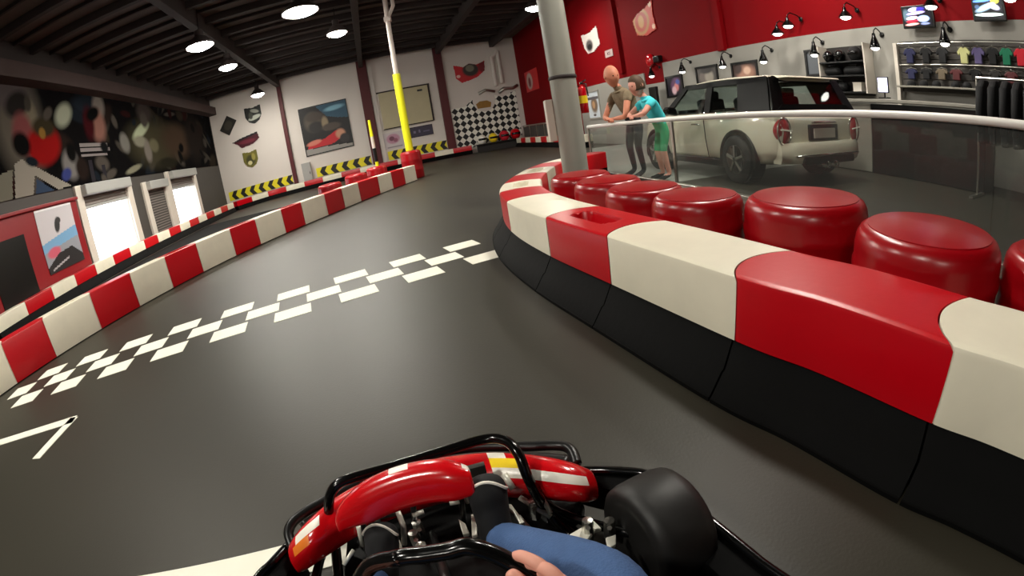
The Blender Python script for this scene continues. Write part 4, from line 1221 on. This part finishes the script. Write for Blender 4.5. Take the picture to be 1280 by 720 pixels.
b = MB(); b.box((0, -.035, .65), (.42, .01, .12)); b.build('number_plate', 'jamb', pr0, bevel=.003)
b = MB(); b.tube([(-.24, -.03, .78), (-.2, -.05, .785), (.2, -.05, .785), (.24, -.03, .78)], .016, 8); b.build('hatch_handle', 'chrome', car, True)
for x in (-.08, .08):
    b = MB(); b.lathe([(.035, -.16), (.04, -.165), (.04, .05), (.03, .05)], (x, 0, .27), 14, 'Y'); b.build('exhaust', 'chrome', car, True)
for x in (-.36, .36):
    for y in (1.0, 1.95):
        b = MB(); b.box((x, y, .85), (.46, .14, .56), mtx=Matrix.Rotation(-.15, 4, 'X')); b.box((x, y - .02, 1.18), (.24, .09, .14)); b.build('car_seat', 'black_cloth', car, bevel=.04)
b = MB(); b.box((0, 2.4, .93), (1.3, .3, .1)); b.build('dashboard', 'black', car, bevel=.03)
b = MB(); b.box((0, 1.5, .75), (1.5, 2.4, .3)); b.build('cabin_floor', 'black', car)


# ------------------------------------------------------------------ people
def skinned(name, chains, mats, parent, zone=None, sub=2, root=0):
    """One continuous body: chains of (position, radius) joined where positions repeat."""
    V, R, Ed, idx = [], [], [], {}
    for ch in chains:
        prev = None
        for p, r in ch:
            key = tuple(round(c, 4) for c in p)
            if key not in idx:
                idx[key] = len(V); V.append(key); R.append(r)
            i = idx[key]
            if prev is not None and prev != i:
                Ed.append((prev, i))
            prev = i
    me = bpy.data.meshes.new(name)
    me.from_pydata(V, Ed, [])
    o = bpy.data.objects.new(name, me); COL.objects.link(o)
    md = o.modifiers.new('skin', 'SKIN'); md.use_smooth_shade = True; md.branch_smoothing = .3
    for i, r in enumerate(R):
        sv = me.skin_vertices[0].data[i]
        sv.radius = r if isinstance(r, tuple) else (r, r)
        sv.use_root = i == root
    md = o.modifiers.new('sub', 'SUBSURF'); md.levels = sub; md.render_levels = sub
    # bake so that zones of skin and cloth can be given their own material
    dg = bpy.context.evaluated_depsgraph_get()
    me2 = bpy.data.meshes.new_from_object(o.evaluated_get(dg))
    o.modifiers.clear(); o.data = me2; me2.name = name
    me2.materials.clear()
    for mm in mats:
        me2.materials.append(M_[mm])
    for p in me2.polygons:
        p.use_smooth = True
        p.material_index = zone(p.center) if zone else 0
    if parent:
        o.parent = parent
    return o


def head(parent, c, r, look, skin, hair=None, cap=None):
    """A head with brow, nose, mouth, chin and ears, looking along the unit vector look (in the parent's space)."""
    b = MB()
    n, mrow = 24, 18
    rows = []
    for j in range(mrow + 1):
        th = PI * (0.03 + 0.94 * j / mrow)
        row = []
        for k in range(n):
            a = k * 2 * PI / n
            x, y, z = math.sin(th) * math.cos(a), math.sin(th) * math.sin(a), math.cos(th)
            fx, fy, fz = .78 * x, .95 * y, 1.18 * z
            if z < -.1:                                     # jaw narrows, chin forward
                fx *= 1 - .28 * (-z - .1); fy = fy * (1 - .22 * (-z - .1)) + .10 * (-z)
            if y > .6:
                q = math.exp(-((x / .16) ** 2) - ((z + .1) / .2) ** 2); fy += .2 * q       # nose
                fy += .06 * math.exp(-((z - .22) / .1) ** 2) * math.exp(-(x / .5) ** 2)      # brow
                for sx in (-.32, .32):
                    fy -= .10 * math.exp(-((x - sx) / .15) ** 2 - ((z - .06) / .1) ** 2)      # eye hollows
                fy += .05 * math.exp(-(x / .25) ** 2 - ((z + .42) / .07) ** 2) + .04 * math.exp(-(x / .22) ** 2 - ((z + .54) / .06) ** 2)  # lips
            row.append(Vector((fx, fy, fz)) * r)
        rows.append(row)
    b.loft(rows)
    for sx in (-1, 1):
        b.lathe([(.02 * r, -.05 * r), (.2 * r, -.05 * r), (.24 * r, 0), (.16 * r, .06 * r), (.02 * r, .04 * r)], (sx * .78 * r, -.05 * r, 0), 12, 'X')
    L = Vector(look).normalized()
    rot = Vector((0, 1, 0)).rotation_difference(L).to_matrix().to_4x4()
    M = Matrix.Translation(c) @ rot
    bmesh.ops.transform(b.bm, matrix=M, verts=b.bm.verts[:])
    h = b.build('head', skin, parent, True)
    for sx in (-1, 1):
        e_ = MB(); e_.lathe([(.01 * r, .09 * r), (.06 * r, .06 * r), (.09 * r, 0), (.06 * r, -.06 * r), (.01 * r, -.09 * r)], (0, 0, 0), 10)
        bmesh.ops.transform(e_.bm, matrix=M @ Matrix.Translation((sx * .25 * r, .82 * r, .07 * r)), verts=e_.bm.verts[:]); e_.build('eye', 'black_gloss', h, True)
    if hair:
        b = MB(); rows = []
        for j in range(9):
            th = PI * (0.02 + .6 * j / 8)
            row = []
            for k in range(n):
                a = k * 2 * PI / n
                x, y, z = math.sin(th) * math.cos(a), math.sin(th) * math.sin(a), math.cos(th)
                lim = 1.0 if y < .2 else (1.0 if z > .42 else .84)
                row.append(Vector((.78 * x * 1.09, .95 * y * 1.08 * lim, 1.18 * z * 1.07)) * r)
            rows.append(row)
        b.loft(rows)
        bmesh.ops.transform(b.bm, matrix=M, verts=b.bm.verts[:]); b.build('hair', hair, h, True)
    return h


def fingers(base, fwd, side, down, s=1.0):
    """Chains for a palm with four bent fingers and a thumb (positions relative to a wrist)."""
    B, F_, S_, D_ = Vector(base), Vector(fwd).normalized(), Vector(side).normalized(), Vector(down).normalized()
    palm = B + F_ * .05 * s
    out = [[(tuple(B), .022 * s), (tuple(palm), (.026 * s))]]
    for i, (o_, ln) in enumerate(((-.03, .06), (-.01, .07), (.011, .066), (.03, .052))):
        k0 = palm + S_ * o_ * s + F_ * .03 * s
        k1 = k0 + F_ * ln * .5 * s + D_ * .008 * s
        k2 = k1 + F_ * ln * .3 * s + D_ * .025 * s
        k3 = k2 - F_ * .004 * s + D_ * .024 * s
        out.append([(tuple(palm), .026 * s), (tuple(k0), .0105 * s), (tuple(k1), .0095 * s), (tuple(k2), .009 * s), (tuple(k3), .0075 * s)])
    t0 = B + F_ * .02 * s - S_ * .03 * s; t1 = t0 - S_ * .022 * s + F_ * .03 * s; t2 = t1 + F_ * .028 * s + D_ * .015 * s
    out.append([(tuple(B), .022 * s), (tuple(t0), .013 * s), (tuple(t1), .0105 * s), (tuple(t2), .009 * s)])
    return out


# both lean on the handrail; local +y looks back across the track at the camera side
def leaner(name, loc, rz, label, hgt, skin, bodymats, zone, shirt_mat, headr, hair, look, rail_y, rail_z, sleeve_to):
    t = empty(name, loc, label, 'person', rz=rz)
    k = hgt / 1.75
    pel = (0, -.05, .93 * k); che = (0, .1, 1.24 * k); nk = (0, .2, 1.42 * k)
    ch = [[(pel, (.15 * k, .11 * k)), ((0, .03, 1.08 * k), (.15 * k, .11 * k)), (che, (.18 * k, .12 * k)), ((0, .17, 1.36 * k), (.1 * k, .08 * k)), (nk, .065 * k), ((0, .245, 1.5 * k), .065 * k)]]
    for sg in (-1, 1):
        ch.append([(pel, .15 * k), ((sg * .1 * k, -.05, .84 * k), .09 * k), ((sg * .11 * k, .03, .5 * k), .062 * k), ((sg * .12 * k, -.04, .1 * k), .042 * k), ((sg * .13 * k, .1, .04), .04 * k), ((sg * .13 * k, .17, .035), .03 * k)])
        sh = (sg * .19 * k, .15, 1.33 * k); el = (sg * .27 * k, rail_y - .02, rail_z + .1); wr = (sg * .06 * k, rail_y + .05 + .02 * sg, rail_z + .085)
        ch.append([(che, .16 * k), (sh, .065 * k), (el, .047 * k), (wr, .034 * k)])
        ch += fingers(wr, (-sg, .12, 0), (0, -sg * 1.0, 0), (0, 0, -1), .95 * k)
    body = skinned('body', ch, bodymats, t, zone)
    chs = [[((0, -.05, .95 * k), (.18 * k, .14 * k)), ((0, .03, 1.08 * k), (.18 * k, .14 * k)), (che, (.215 * k, .155 * k)), ((0, .165, 1.36 * k), (.15 * k, .12 * k)), ((0, .19, 1.41 * k), (.09 * k, .085 * k))]]
    for sg in (-1, 1):
        sh = Vector((sg * .19 * k, .15, 1.33 * k)); el = Vector((sg * .27 * k, rail_y - .02, rail_z + .1))
        chs.append([(che, .17 * k), (tuple(sh), .082 * k), (tuple(sh.lerp(el, sleeve_to)), .068 * k)])
    skinned('shirt', chs, [shirt_mat], t)
    head(t, (0, .28, 1.5 * k + .085 * k + .02), headr, look, skin, hair)
    return t


dvec = lambda a: (math.sin(a), math.cos(a))
# the rail line is 3.3 m out along the right wall's normal; people stand behind it facing the track
face = -RN + PI
pm = rn * 3.66 + rt * -6.45
leaner('person', pm, face + math.radians(8), 'bald man in a tan patterned shirt leaning on the handrail beside the boy', 1.74, 'skin_tan', ['skin_tan', 'dark_trousers', 'tan_shirt'],
       lambda c: 1 if c.z < .95 and c.y < .22 else (2 if abs(c.x) < .2 and c.y < .27 and .9 < c.z < 1.43 else 0), 'tan_shirt', .145, None, (-1, .12, -.1), .34, .857, .45)
pb = rn * 3.7 + rt * -5.75
leaner('person', pb, face - math.radians(6), 'boy with brown hair in a turquoise shirt leaning on the handrail', 1.5, 'skin', ['skin', 'green', 'teal', 'black_cloth'],
       lambda c: 3 if c.z < .085 else 1 if .42 < c.z < .84 and c.y < .2 else (2 if abs(c.x) < .17 and c.y < .25 and .84 <= c.z < 1.22 else 0), 'teal', .13, 'hair', (-.3, 1, -.15), .36, .872, .5)

# near-black matting on the far lane behind the left barrier, added to darken that band
b = MB()
e_ = [pl_.ev(pl_.len * k / 14) for k in range(15)]
inner = [p + Vector((T.y, -T.x, 0)) * -.33 for p, T in e_]
outer = [wp('left', 1.0 + 16 * k / 14, 0, 1.5) for k in range(15)]
b.grid([[(p.x, p.y, .006) for p in inner], [(p.x, p.y, .006) for p in outer]])
struct(tag(b.build('lane_dark_sheeting', 'sheeting', solid=.008), 'black matting added to darken the lane behind the left barrier', 'floor matting'))


# ------------------------------------------------------------------ the kart
def curve(pts, n=8, closed=False):
    P = [Vector(p) for p in pts]; N = len(P); out = []
    for i in range(N if closed else N - 1):
        g = (lambda k: P[k % N]) if closed else (lambda k: P[min(max(k, 0), N - 1)])
        p0, p1, p2, p3 = g(i - 1), g(i), g(i + 1), g(i + 2)
        for k in range(n):
            t_ = k / n
            out.append(0.5 * ((2 * p1) + (p2 - p0) * t_ + (2 * p0 - 5 * p1 + 4 * p2 - p3) * t_ ** 2 + (3 * p1 - p0 - 3 * p2 + p3) * t_ ** 3))
    if not closed:
        out.append(P[-1])
    return out


KF, KR = Vector((-.2, .98, 0)), Vector((.98, .2, 0))
kart = empty('go_kart', (-.15, .4, 0), 'red and black racing kart driven from the camera, at the bottom of the view', 'kart')
KO = Vector(kart.location)


class KB(MB):
    def build(self, name, mats, parent=None, **k):
        o = MB.build(self, name, mats, parent or kart, **k)
        if parent is None:
            o.data.transform(Matrix.Translation(-KO))
        elif parent:
            o.data.transform(Matrix.Translation(-KO))
        return o


b = KB(); b.tube(curve([at(413, 655, .2), at(411, 632, .27), at(416, 612, .315), at(432, 600, .33), at(480, 586, .33), at(560, 562, .33), at(606, 549, .33), at(632, 551, .33), at(648, 568, .315), at(659, 595, .27), at(674, 624, .2), at(692, 648, .13), at(735, 690, .09)]), .0125, 14)
b.build('front_hoop', 'black_gloss', smooth=True)
b = KB(); b.tube(curve([at(366, 684, .17), at(361, 664, .19), at(374, 646, .2), at(415, 622, .2), at(480, 590, .2), at(545, 567, .2), at(600, 559, .2), at(660, 558, .2), at(698, 557, .2), at(714, 563, .2), at(721, 580, .19)]), .014, 14)
b.build('front_bumper', 'black', smooth=True)
b = KB(); b.tube(curve([at(380, 660, .12), at(430, 628, .12), at(545, 590, .12), at(640, 580, .12), at(712, 584, .12)]), .035, 12); b.build('bumper_core', 'black', smooth=True)
# nose cone: one red moulding across the front, striped at both ends
ST = [(363, 692, .17, .03, .06), (373, 677, .2, .045, .08), (395, 656, .23, .055, .09), (430, 630, .235, .06, .1), (480, 606, .24, .06, .1), (540, 588, .24, .06, .1), (600, 580, .24, .06, .1), (645, 580, .245, .06, .1), (690, 585, .245, .06, .09), (722, 591, .23, .05, .08), (743, 597, .19, .03, .06)]
C0 = curve([at(x, y, z) for x, y, z, _, _ in ST], 4)
HD = curve([Vector((h, g, 0)) for _, _, _, h, g in ST], 4)
b = KB(); rows = []
for c, h in zip(C0, HD):
    sec = [(-h.x, -.02), (-h.x * .95, -.004), (-h.x * .55, .014), (0, .02), (h.x * .55, .014), (h.x * .95, -.01), (h.x, -.035), (h.x * .8, -h.y), (-h.x * .75, -h.y), (-h.x * .98, -.05)]
    rows.append([c + KF * dx + Vector((0, 0, dz)) for dx, dz in sec])
vs = b.grid(rows, 0, True)
b.bm.faces.new(vs[0][::-1]); b.bm.faces.new(vs[-1])
b.bm.faces.ensure_lookup_table()
nsec = 10
for i in range(len(rows) - 1):
    for k in range(nsec):
        f_ = b.bm.faces[i * nsec + k]
        u = i / (len(rows) - 1)
        if k == 1 and .62 < u < .92: f_.material_index = 3
        if k == 2 and .60 < u < .72: f_.material_index = 2
        if k == 3 and .60 < u < .66: f_.material_index = 3
        if k == 1 and .05 < u < .16: f_.material_index = 1
        if k == 2 and .09 < u < .22: f_.material_index = 3
        if k == 5 and .03 < u < .14: f_.material_index = 3
b.build('nose_cone', ['kart_red', 'kart_orange', 'kart_yellow', 'kart_white'], smooth=True, sub=1, angle=50)
# steering fairing: the curved red panel between the nose and the wheel
ST = [(420, 655, .30), (424, 642, .325), (445, 624, .355), (480, 606, .38), (520, 594, .395), (558, 590, .4), (590, 594, .39)]
C0 = curve([at(x, y, z) for x, y, z in ST], 5)
b = KB(); rows = []
for i, c in enumerate(C0):
    k = min(1, .3 + i / 16, .6 + (len(C0) - 1 - i) / 12)
    rows.append([c + KF * dx * k + Vector((0, 0, dz * k)) for dx, dz in ((-.012, .004), (.01, .014), (.04, .008), (.055, -.01), (.03, -.03), (-.012, -.06), (-.026, -.064), (-.03, -.05), (-.024, -.02))])
vs = b.grid(rows, 0, True); b.bm.faces.new(vs[0][::-1]); b.bm.faces.new(vs[-1]); b.bm.faces.ensure_lookup_table()
for i in range(len(rows) - 1):
    u = i / (len(rows) - 1)
    for k in (1, 2):
        if .52 < u < .62 or .9 < u < .98:
            b.bm.faces[i * 9 + k].material_index = 1
b.build('steering_fairing', ['kart_red', 'kart_white'], smooth=True, sub=1, angle=55)
for px, py in ((452, 650), (515, 632), (575, 622)):
    b = KB(); b.tube([at(px, py - 12, .31), at(px + 3, py + 14, .2), at(px + 6, py + 40, .08)], .007, 8); b.build('fairing_bracket', 'black', smooth=True)
for px, py in ((497, 626), (516, 621), (552, 613), (572, 612)):
    b = KB(); q = at(px, py, .315); b.lathe([(.001, .008), (.006, .006), (.008, 0), (.008, -.012)], q, 12); b.build('fairing_bolt', 'kart_red', smooth=True)
# chassis
b = KB(); b.prism([tuple(at(x, y, .05)) for x, y in ((432, 720), (436, 672), (560, 616), (648, 606), (700, 650), (730, 690))] + [(.27, .35, .05), (.27, -.35, .05), (-.36, -.35, .05), (-.38, .3, .05)], (0, 0, .008)); b.build('floor_tray', 'black')
for pts, r in (([at(655, 588, .13), at(690, 640, .1), at(742, 690, .09), (.26, .2, .09), (.28, -.55, .1)], .014), ([at(416, 652, .12), at(420, 690, .09), (-.44, .35, .08), (-.36, .05, .08), (-.34, -.55, .1)], .014),
               ([at(436, 668, .1), at(560, 614, .1), at(655, 600, .1)], .014), ([(-.34, -.5, .1), (.28, -.5, .1)], .014), ([at(655, 600, .12), at(700, 640, .12), (.2, .66, .14)], .012), ([at(418, 668, .12), at(400, 700, .12), (-.55, .5, .14)], .012)):
    b = KB(); b.tube(curve(pts, 6), r, 10); b.build('frame_tube', 'black_gloss', smooth=True)
# bright fittings: rods, pedals and plates
for pts, r in (([at(652, 632, .16), at(690, 656, .13)], .006), ([at(668, 612, .2), at(690, 652, .14)], .005), ([at(632, 604, .22), at(644, 622, .19)], .007), ([at(502, 650, .22), at(509, 668, .19), at(510, 690, .14)], .006),
               ([at(580, 616, .26), at(588, 638, .18)], .005), ([at(454, 668, .18), at(459, 690, .1)], .007), ([at(436, 716, .2), at(448, 698, .22)], .004), ([at(520, 655, .2), at(534, 650, .2)], .005), ([at(566, 640, .22), at(578, 638, .22)], .005), ([at(650, 656, .14), at(668, 676, .12)], .006)):
    b = KB(); b.tube([q_ + Vector((0, 0, .03)) for q_ in pts], r * 1.15, 8); b.build('steel_rod', 'alu', smooth=True)
for poly, z in (([(485, 680), (500, 676), (506, 692), (488, 697)], .1), ([(632, 634), (640, 634), (657, 657), (651, 659), (643, 644)], .15), ([(590, 647), (597, 645), (597, 672), (591, 674)], .12), ([(574, 652), (583, 658), (588, 670), (580, 672)], .1),
                ([(712, 672), (722, 684), (733, 680), (744, 666), (752, 664), (742, 654)], .1), ([(757, 676), (770, 672), (770, 684), (760, 690)], .12), ([(662, 665), (668, 664), (674, 673), (668, 676)], .1)):
    b = KB(); b.prism([tuple(at(x, y, z + .04)) for x, y in poly], (0, 0, .012)); b.build('bright_plate', 'alu', bevel=.002)
for px, py in ((524, 662), (520, 675), (530, 690), (668, 636), (735, 660), (762, 660)):
    b = KB(); b.lathe([(.002, .03), (.012, .028), (.014, 0), (.014, -.03)], at(px, py, .16), 8); b.tube([at(px, py, .18), at(px + 3, py + 12, .12)], .006, 6); b.build('linkage_joint', 'steel')
for (px, py), (qx, qy) in (((470, 640), (474, 665)), ((590, 600), (594, 625))):
    b = KB(); a_ = at(px, py, .27); c_ = at(qx, qy, .1); b.tube([a_, c_], .008, 8); b.box(a_ + KF * .012, (.075, .014, .06), math.atan2(KR.y, KR.x)); b.build('pedal', 'steel')
b = KB(); q = at(706, 640, .1); b.loft([[q + KR * x * k + KF * y * k + Vector((0, 0, z)) for x, y in ((-.05, -.04), (.05, -.045), (.06, .03), (.0, .05), (-.055, .03))] for z, k in ((-.05, 1), (.0, 1), (.02, .9), (.028, .6))]); b.build('battery_cover', 'tyre', smooth=True, angle=40, sub=1)


def kart_wheel(c, r, hw, label=None, steer=0.0):
    b = KB()
    pr_f = [(r * .55, -hw * .86), (r * .72, -hw * .98), (r * .86, -hw), (r * .95, -hw * .86), (r * .99, -hw * .55), (r, 0), (r * .99, hw * .55), (r * .95, hw * .86), (r * .86, hw), (r * .72, hw * .98), (r * .55, hw * .86)]
    b.lathe(pr_f, (0, 0, 0), 40, 'X')
    R_ = Matrix.Translation(c) @ Matrix.Rotation(math.atan2(KR.y, KR.x) + steer, 4, 'Z')
    bmesh.ops.transform(b.bm, matrix=R_, verts=b.bm.verts[:]); tt = b.build('tyre', 'tyre', smooth=True)
    b = KB(); b.lathe([(r * .56, -hw * .8), (r * .5, -hw * .6), (r * .3, -hw * .5), (.02, -hw * .6), (.02, hw * .5), (r * .5, hw * .6), (r * .56, hw * .8)], (0, 0, 0), 24, 'X')
    bmesh.ops.transform(b.bm, matrix=R_, verts=b.bm.verts[:]); b.build('wheel_rim', 'steel', tt, smooth=True, angle=40)


kart_wheel(Vector((.235, .665, .142)), .142, .072, steer=.12)
kart_wheel(Vector((-.63, .42, .142)), .142, .072, steer=.12)
kart_wheel(Vector((.42, -.55, .15)), .15, .1); kart_wheel(Vector((-.5, -.72, .15)), .15, .1)
b = KB(); b.tube([(.42, -.55, .15), (-.5, -.72, .15)], .018, 12); b.build('rear_axle', 'steel', smooth=True)
# side bumpers
for pts, sg in (([at(724, 588, .16), at(760, 588, .17), at(800, 591, .17), at(824, 601, .17), at(850, 622, .17), at(900, 661, .17), at(950, 702, .17), (.47, .3, .17), (.5, -.1, .17), (.52, -.4, .17)], 1), ([at(360, 682, .16), at(338, 706, .17), at(318, 728, .17), (-.76, .35, .17), (-.66, -.1, .17), (-.62, -.5, .17)], -1)):
    C0 = curve(pts, 5); rows = []
    b = KB(); b.tube(C0, .0115, 10); b.build('side_rail', 'black_gloss', smooth=True)
    b = KB()
    for i, c in enumerate(C0):
        T = (C0[min(i + 1, len(C0) - 1)] - C0[max(i - 1, 0)]).normalized(); N = Vector((T.y, -T.x, 0)) * -sg * -1
        N = -N if N.dot(c - Vector((-.1, .2, c.z))) > 0 else N
        k = min(1, .25 + i / 14)
        rows.append([c + N * x * k + Vector((0, 0, z)) for x, z in ((.004, -.012), (.03, -.006), (.075, -.02), (.085, -.06), (.07, -.11), (.01, -.12), (-.006, -.09), (-.006, -.03))])
    b.loft(rows); b.build('side_pod', 'rubber', smooth=True, angle=50)
# seat and engine cover behind the camera
b = KB()
rows = [[Vector((.03 + w_ * math.cos(a), y_ + d_ * math.sin(a) , z_)) for a in [PI * .0 + k * PI / 8 * -1 for k in range(9)]] for w_, d_, y_, z_ in ((.16, .1, -.22, .09), (.19, .14, -.22, .14), (.21, .17, -.24, .25), (.21, .17, -.27, .4), (.19, .15, -.3, .55), (.15, .1, -.32, .66))]
b.grid(rows); b.build('bucket_seat', 'black', smooth=True, solid=.012)
b = KB(); b.box((.42, -.22, .22), (.16, .34, .22), .2); b.box((.42, -.22, .36), (.1, .2, .08), .2); b.build('engine_cover', 'black', bevel=.03)
# steering wheel: flat-topped rim, three spokes and column
TL, TR, LL, RR = at(497, 698, .53), at(590, 684, .54), at(457, 714, .5), at(642, 705, .515)
M0 = (TL + TR) / 2; Rw = (TR - TL).normalized(); Dw = Vector((.06, -.62, -.78)).normalized(); Dw = (Dw - Dw.dot(Rw) * Rw).normalized()
rim = [TL, TL.lerp(TR, .35), TL.lerp(TR, .7), TR, RR, M0 + Rw * .145 + Dw * .1, M0 + Rw * .125 + Dw * .17, M0 + Rw * .06 + Dw * .22, M0 - Rw * .06 + Dw * .22, M0 - Rw * .125 + Dw * .17, M0 - Rw * .15 + Dw * .1, LL]
b = KB(); pts = curve(rim, 6, True); b.tube(pts + [pts[0], pts[1]], .0122, 14); sw = b.build('steering_wheel', 'black_gloss', smooth=True)
HB = M0 + Dw * .115 + Vector((0, .03, -.03))
for q in (M0 + Rw * .14 + Dw * .09, M0 - Rw * .14 + Dw * .09, M0 + Dw * .215):
    b = KB(); b.tube([HB, q], .009, 8); b.build('spoke', 'black', sw, smooth=True)
b = KB(); b.tube([HB, HB + Vector((0, .02, -.02))], .03, 16); b.build('hub', 'black', sw, smooth=True, angle=40)
b = KB(); b.tube([HB, at(540, 668, .12)], .011, 10); b.build('steering_column', 'black', smooth=True)

# ------------------------------------------------------------------ the driver, seen from the helmet camera
drv = empty('person', (.05, -.25, 0), 'kart driver in blue jeans and black shoes with one hand on the steering wheel', 'person')
DO = Vector(drv.location)
sub_ = lambda p: tuple(Vector(p) - DO)
ank, knee = at(621, 672, .25), at(768, 728, .43)
lank, lknee = at(478, 720, .17), Vector((-.44, .2, .38))
hipR, hipL, pel, che = Vector((.14, -.2, .24)), Vector((-.06, -.22, .24)), Vector((.04, -.27, .26)), Vector((.04, -.3, .56))
wrR = at(728, 800, .44); gripR = at(662, 706, .52)
wrL = Vector((-.31, .24, .52)); gripL = LL
nk = Vector((.03, -.27, .78))
ch = [[(sub_(pel), (.15, .11)), (sub_((.04, -.3, .4)), (.14, .1)), (sub_(che), (.17, .11)), (sub_((.035, -.29, .69)), (.1, .08)), (sub_(nk), .055)]]
for hip, kn, an in ((hipR, knee, ank), (hipL, lknee, lank)):
    ch.append([(sub_(pel), .15), (sub_(hip), .085), (sub_(hip.lerp(kn, .55)), .078), (sub_(kn), .058), (sub_(kn.lerp(an, .45)), .052), (sub_(an), .04)])
for sg, wr, el in ((1, wrR, Vector((.33, .03, .52))), (-1, wrL, Vector((-.3, -.02, .5)))):
    sh = Vector((.04 + sg * .19, -.27, .68))
    ch.append([(sub_(che), .16), (sub_(sh), .06), (sub_(el), .043), (sub_(wr), .03)])
# right hand: fingers close over the rim, thumb along its inner side
fw_ = (gripR - wrR).normalized(); sd = fw_.cross(Vector((0, 0, 1))).normalized()
palm = at(706, 742, .49)
ch.append([(sub_(wrR), .026), (sub_(palm), .024)])
for fing in (((692, 722, .515), (671, 703, .53), (650, 694, .53), (641, 697, .515)), ((704, 730, .515), (686, 712, .53), (665, 704, .522), (656, 708, .505)),
             ((716, 740, .51), (700, 724, .52), (680, 716, .512), (670, 720, .495)), ((728, 752, .5), (714, 738, .51), (696, 730, .5), (688, 733, .485))):
    k0, k1, k2, k3 = (at(*q) for q in fing)
    ch.append([(sub_(palm), .024), (sub_(k0), .0105), (sub_(k1), .0095), (sub_(k2), .0088), (sub_(k3), .0075)])
t1, t2 = at(660, 736, .505), at(634, 713, .528)
ch.append([(sub_(palm), .024), (sub_(palm.lerp(t1, .6)), .0135), (sub_(t1), .012), (sub_(t1.lerp(t2, .6)), .0105), (sub_(t2), .009)])
ch += [[(sub_(a), r) for a, r in c] for c in fingers(wrL, gripL - wrL, (1, 0, 0), (.1, .2, -1), .9)]


def seg_dist(p, a, c):
    t_ = max(0, min(1, (p - a).dot(c - a) / (c - a).length_squared))
    return (p - a.lerp(c, t_)).length


LEG = [(hipR, knee, .07), (knee, ank, .052), (hipL, lknee, .07), (lknee, lank, .052), (pel, hipR, .1), (pel, hipL, .1)]
ARM = [(Vector(p0) + DO, Vector(p1) + DO, (r0 + r1) / 2) for c_ in ch[3:] for (p0, r0), (p1, r1) in zip(c_[2 if c_[0][0] == sub_(che) else 0:], c_[3 if c_[0][0] == sub_(che) else 1:])]
TOR = [(pel + Vector((0, 0, .1)), che, .14), (che, nk, .1), (che, Vector((.23, -.27, .68)), .09), (che, Vector((-.15, -.27, .68)), .09)]


def dz(c):
    w_ = c + DO
    near_ = lambda S: min(seg_dist(w_, a, q) - r for a, q, r in S)
    d_ = [near_(ARM), near_(LEG), near_(TOR)]
    return d_.index(min(d_))


skinned('body', ch, ['skin', 'denim', 'black_cloth'], drv, dz)
# shoes
for a0, toe, nm in ((ank, at(605, 600, .365), 1), (lank, at(474, 656, .25), 0)):
    d_ = (toe - a0); upv = Vector((0, -.3, 1)); sdv = d_.cross(upv).normalized(); n_ = sdv.cross(d_).normalized()
    b = KB(); rows = []
    for u, wd, hh in ((-.12, .03, .035), (0, .036, .042), (.25, .036, .044), (.55, .039, .042), (.78, .042, .04), (.92, .04, .037), (1.02, .03, .026), (1.07, .014, .012)):
        c = a0 + d_ * u
        rows.append([c + sdv * wd * math.cos(a) + n_ * hh * math.sin(a) - n_ * .01 for a in [k * 2 * PI / 18 for k in range(18)]])
    b.loft(rows); o = MB.build(b, 'shoe', 'black_cloth', drv, True, sub=1); o.data.transform(Matrix.Translation(-DO))
    b = KB(); cap_ = [a0 + d_ * (1.0 - .2 * abs(math.cos(a)) ** 2) + sdv * .041 * math.cos(a) + n_ * (.024 * math.sin(a) - .004) for a in [k * PI / 14 for k in range(15)]]
    b.tube(cap_, .0035, 6); q = MB.build(b, 'toe_piping', 'kart_white', o, True); q.data.transform(Matrix.Translation(-DO))
# helmet behind and around the camera mount
b = KB(); rows = []
for j in range(13):
    th = PI * (.05 + .78 * j / 12)
    rows.append([Vector((.03 + .125 * math.sin(th) * math.cos(a), -.2 + .15 * math.sin(th) * math.sin(a), .93 + .15 * math.cos(th))) for a in [k * 2 * PI / 24 for k in range(24)]])
b.loft(rows); o = MB.build(b, 'helmet', 'black_gloss', drv, True); o.data.transform(Matrix.Translation(-DO))
#@@NEXT
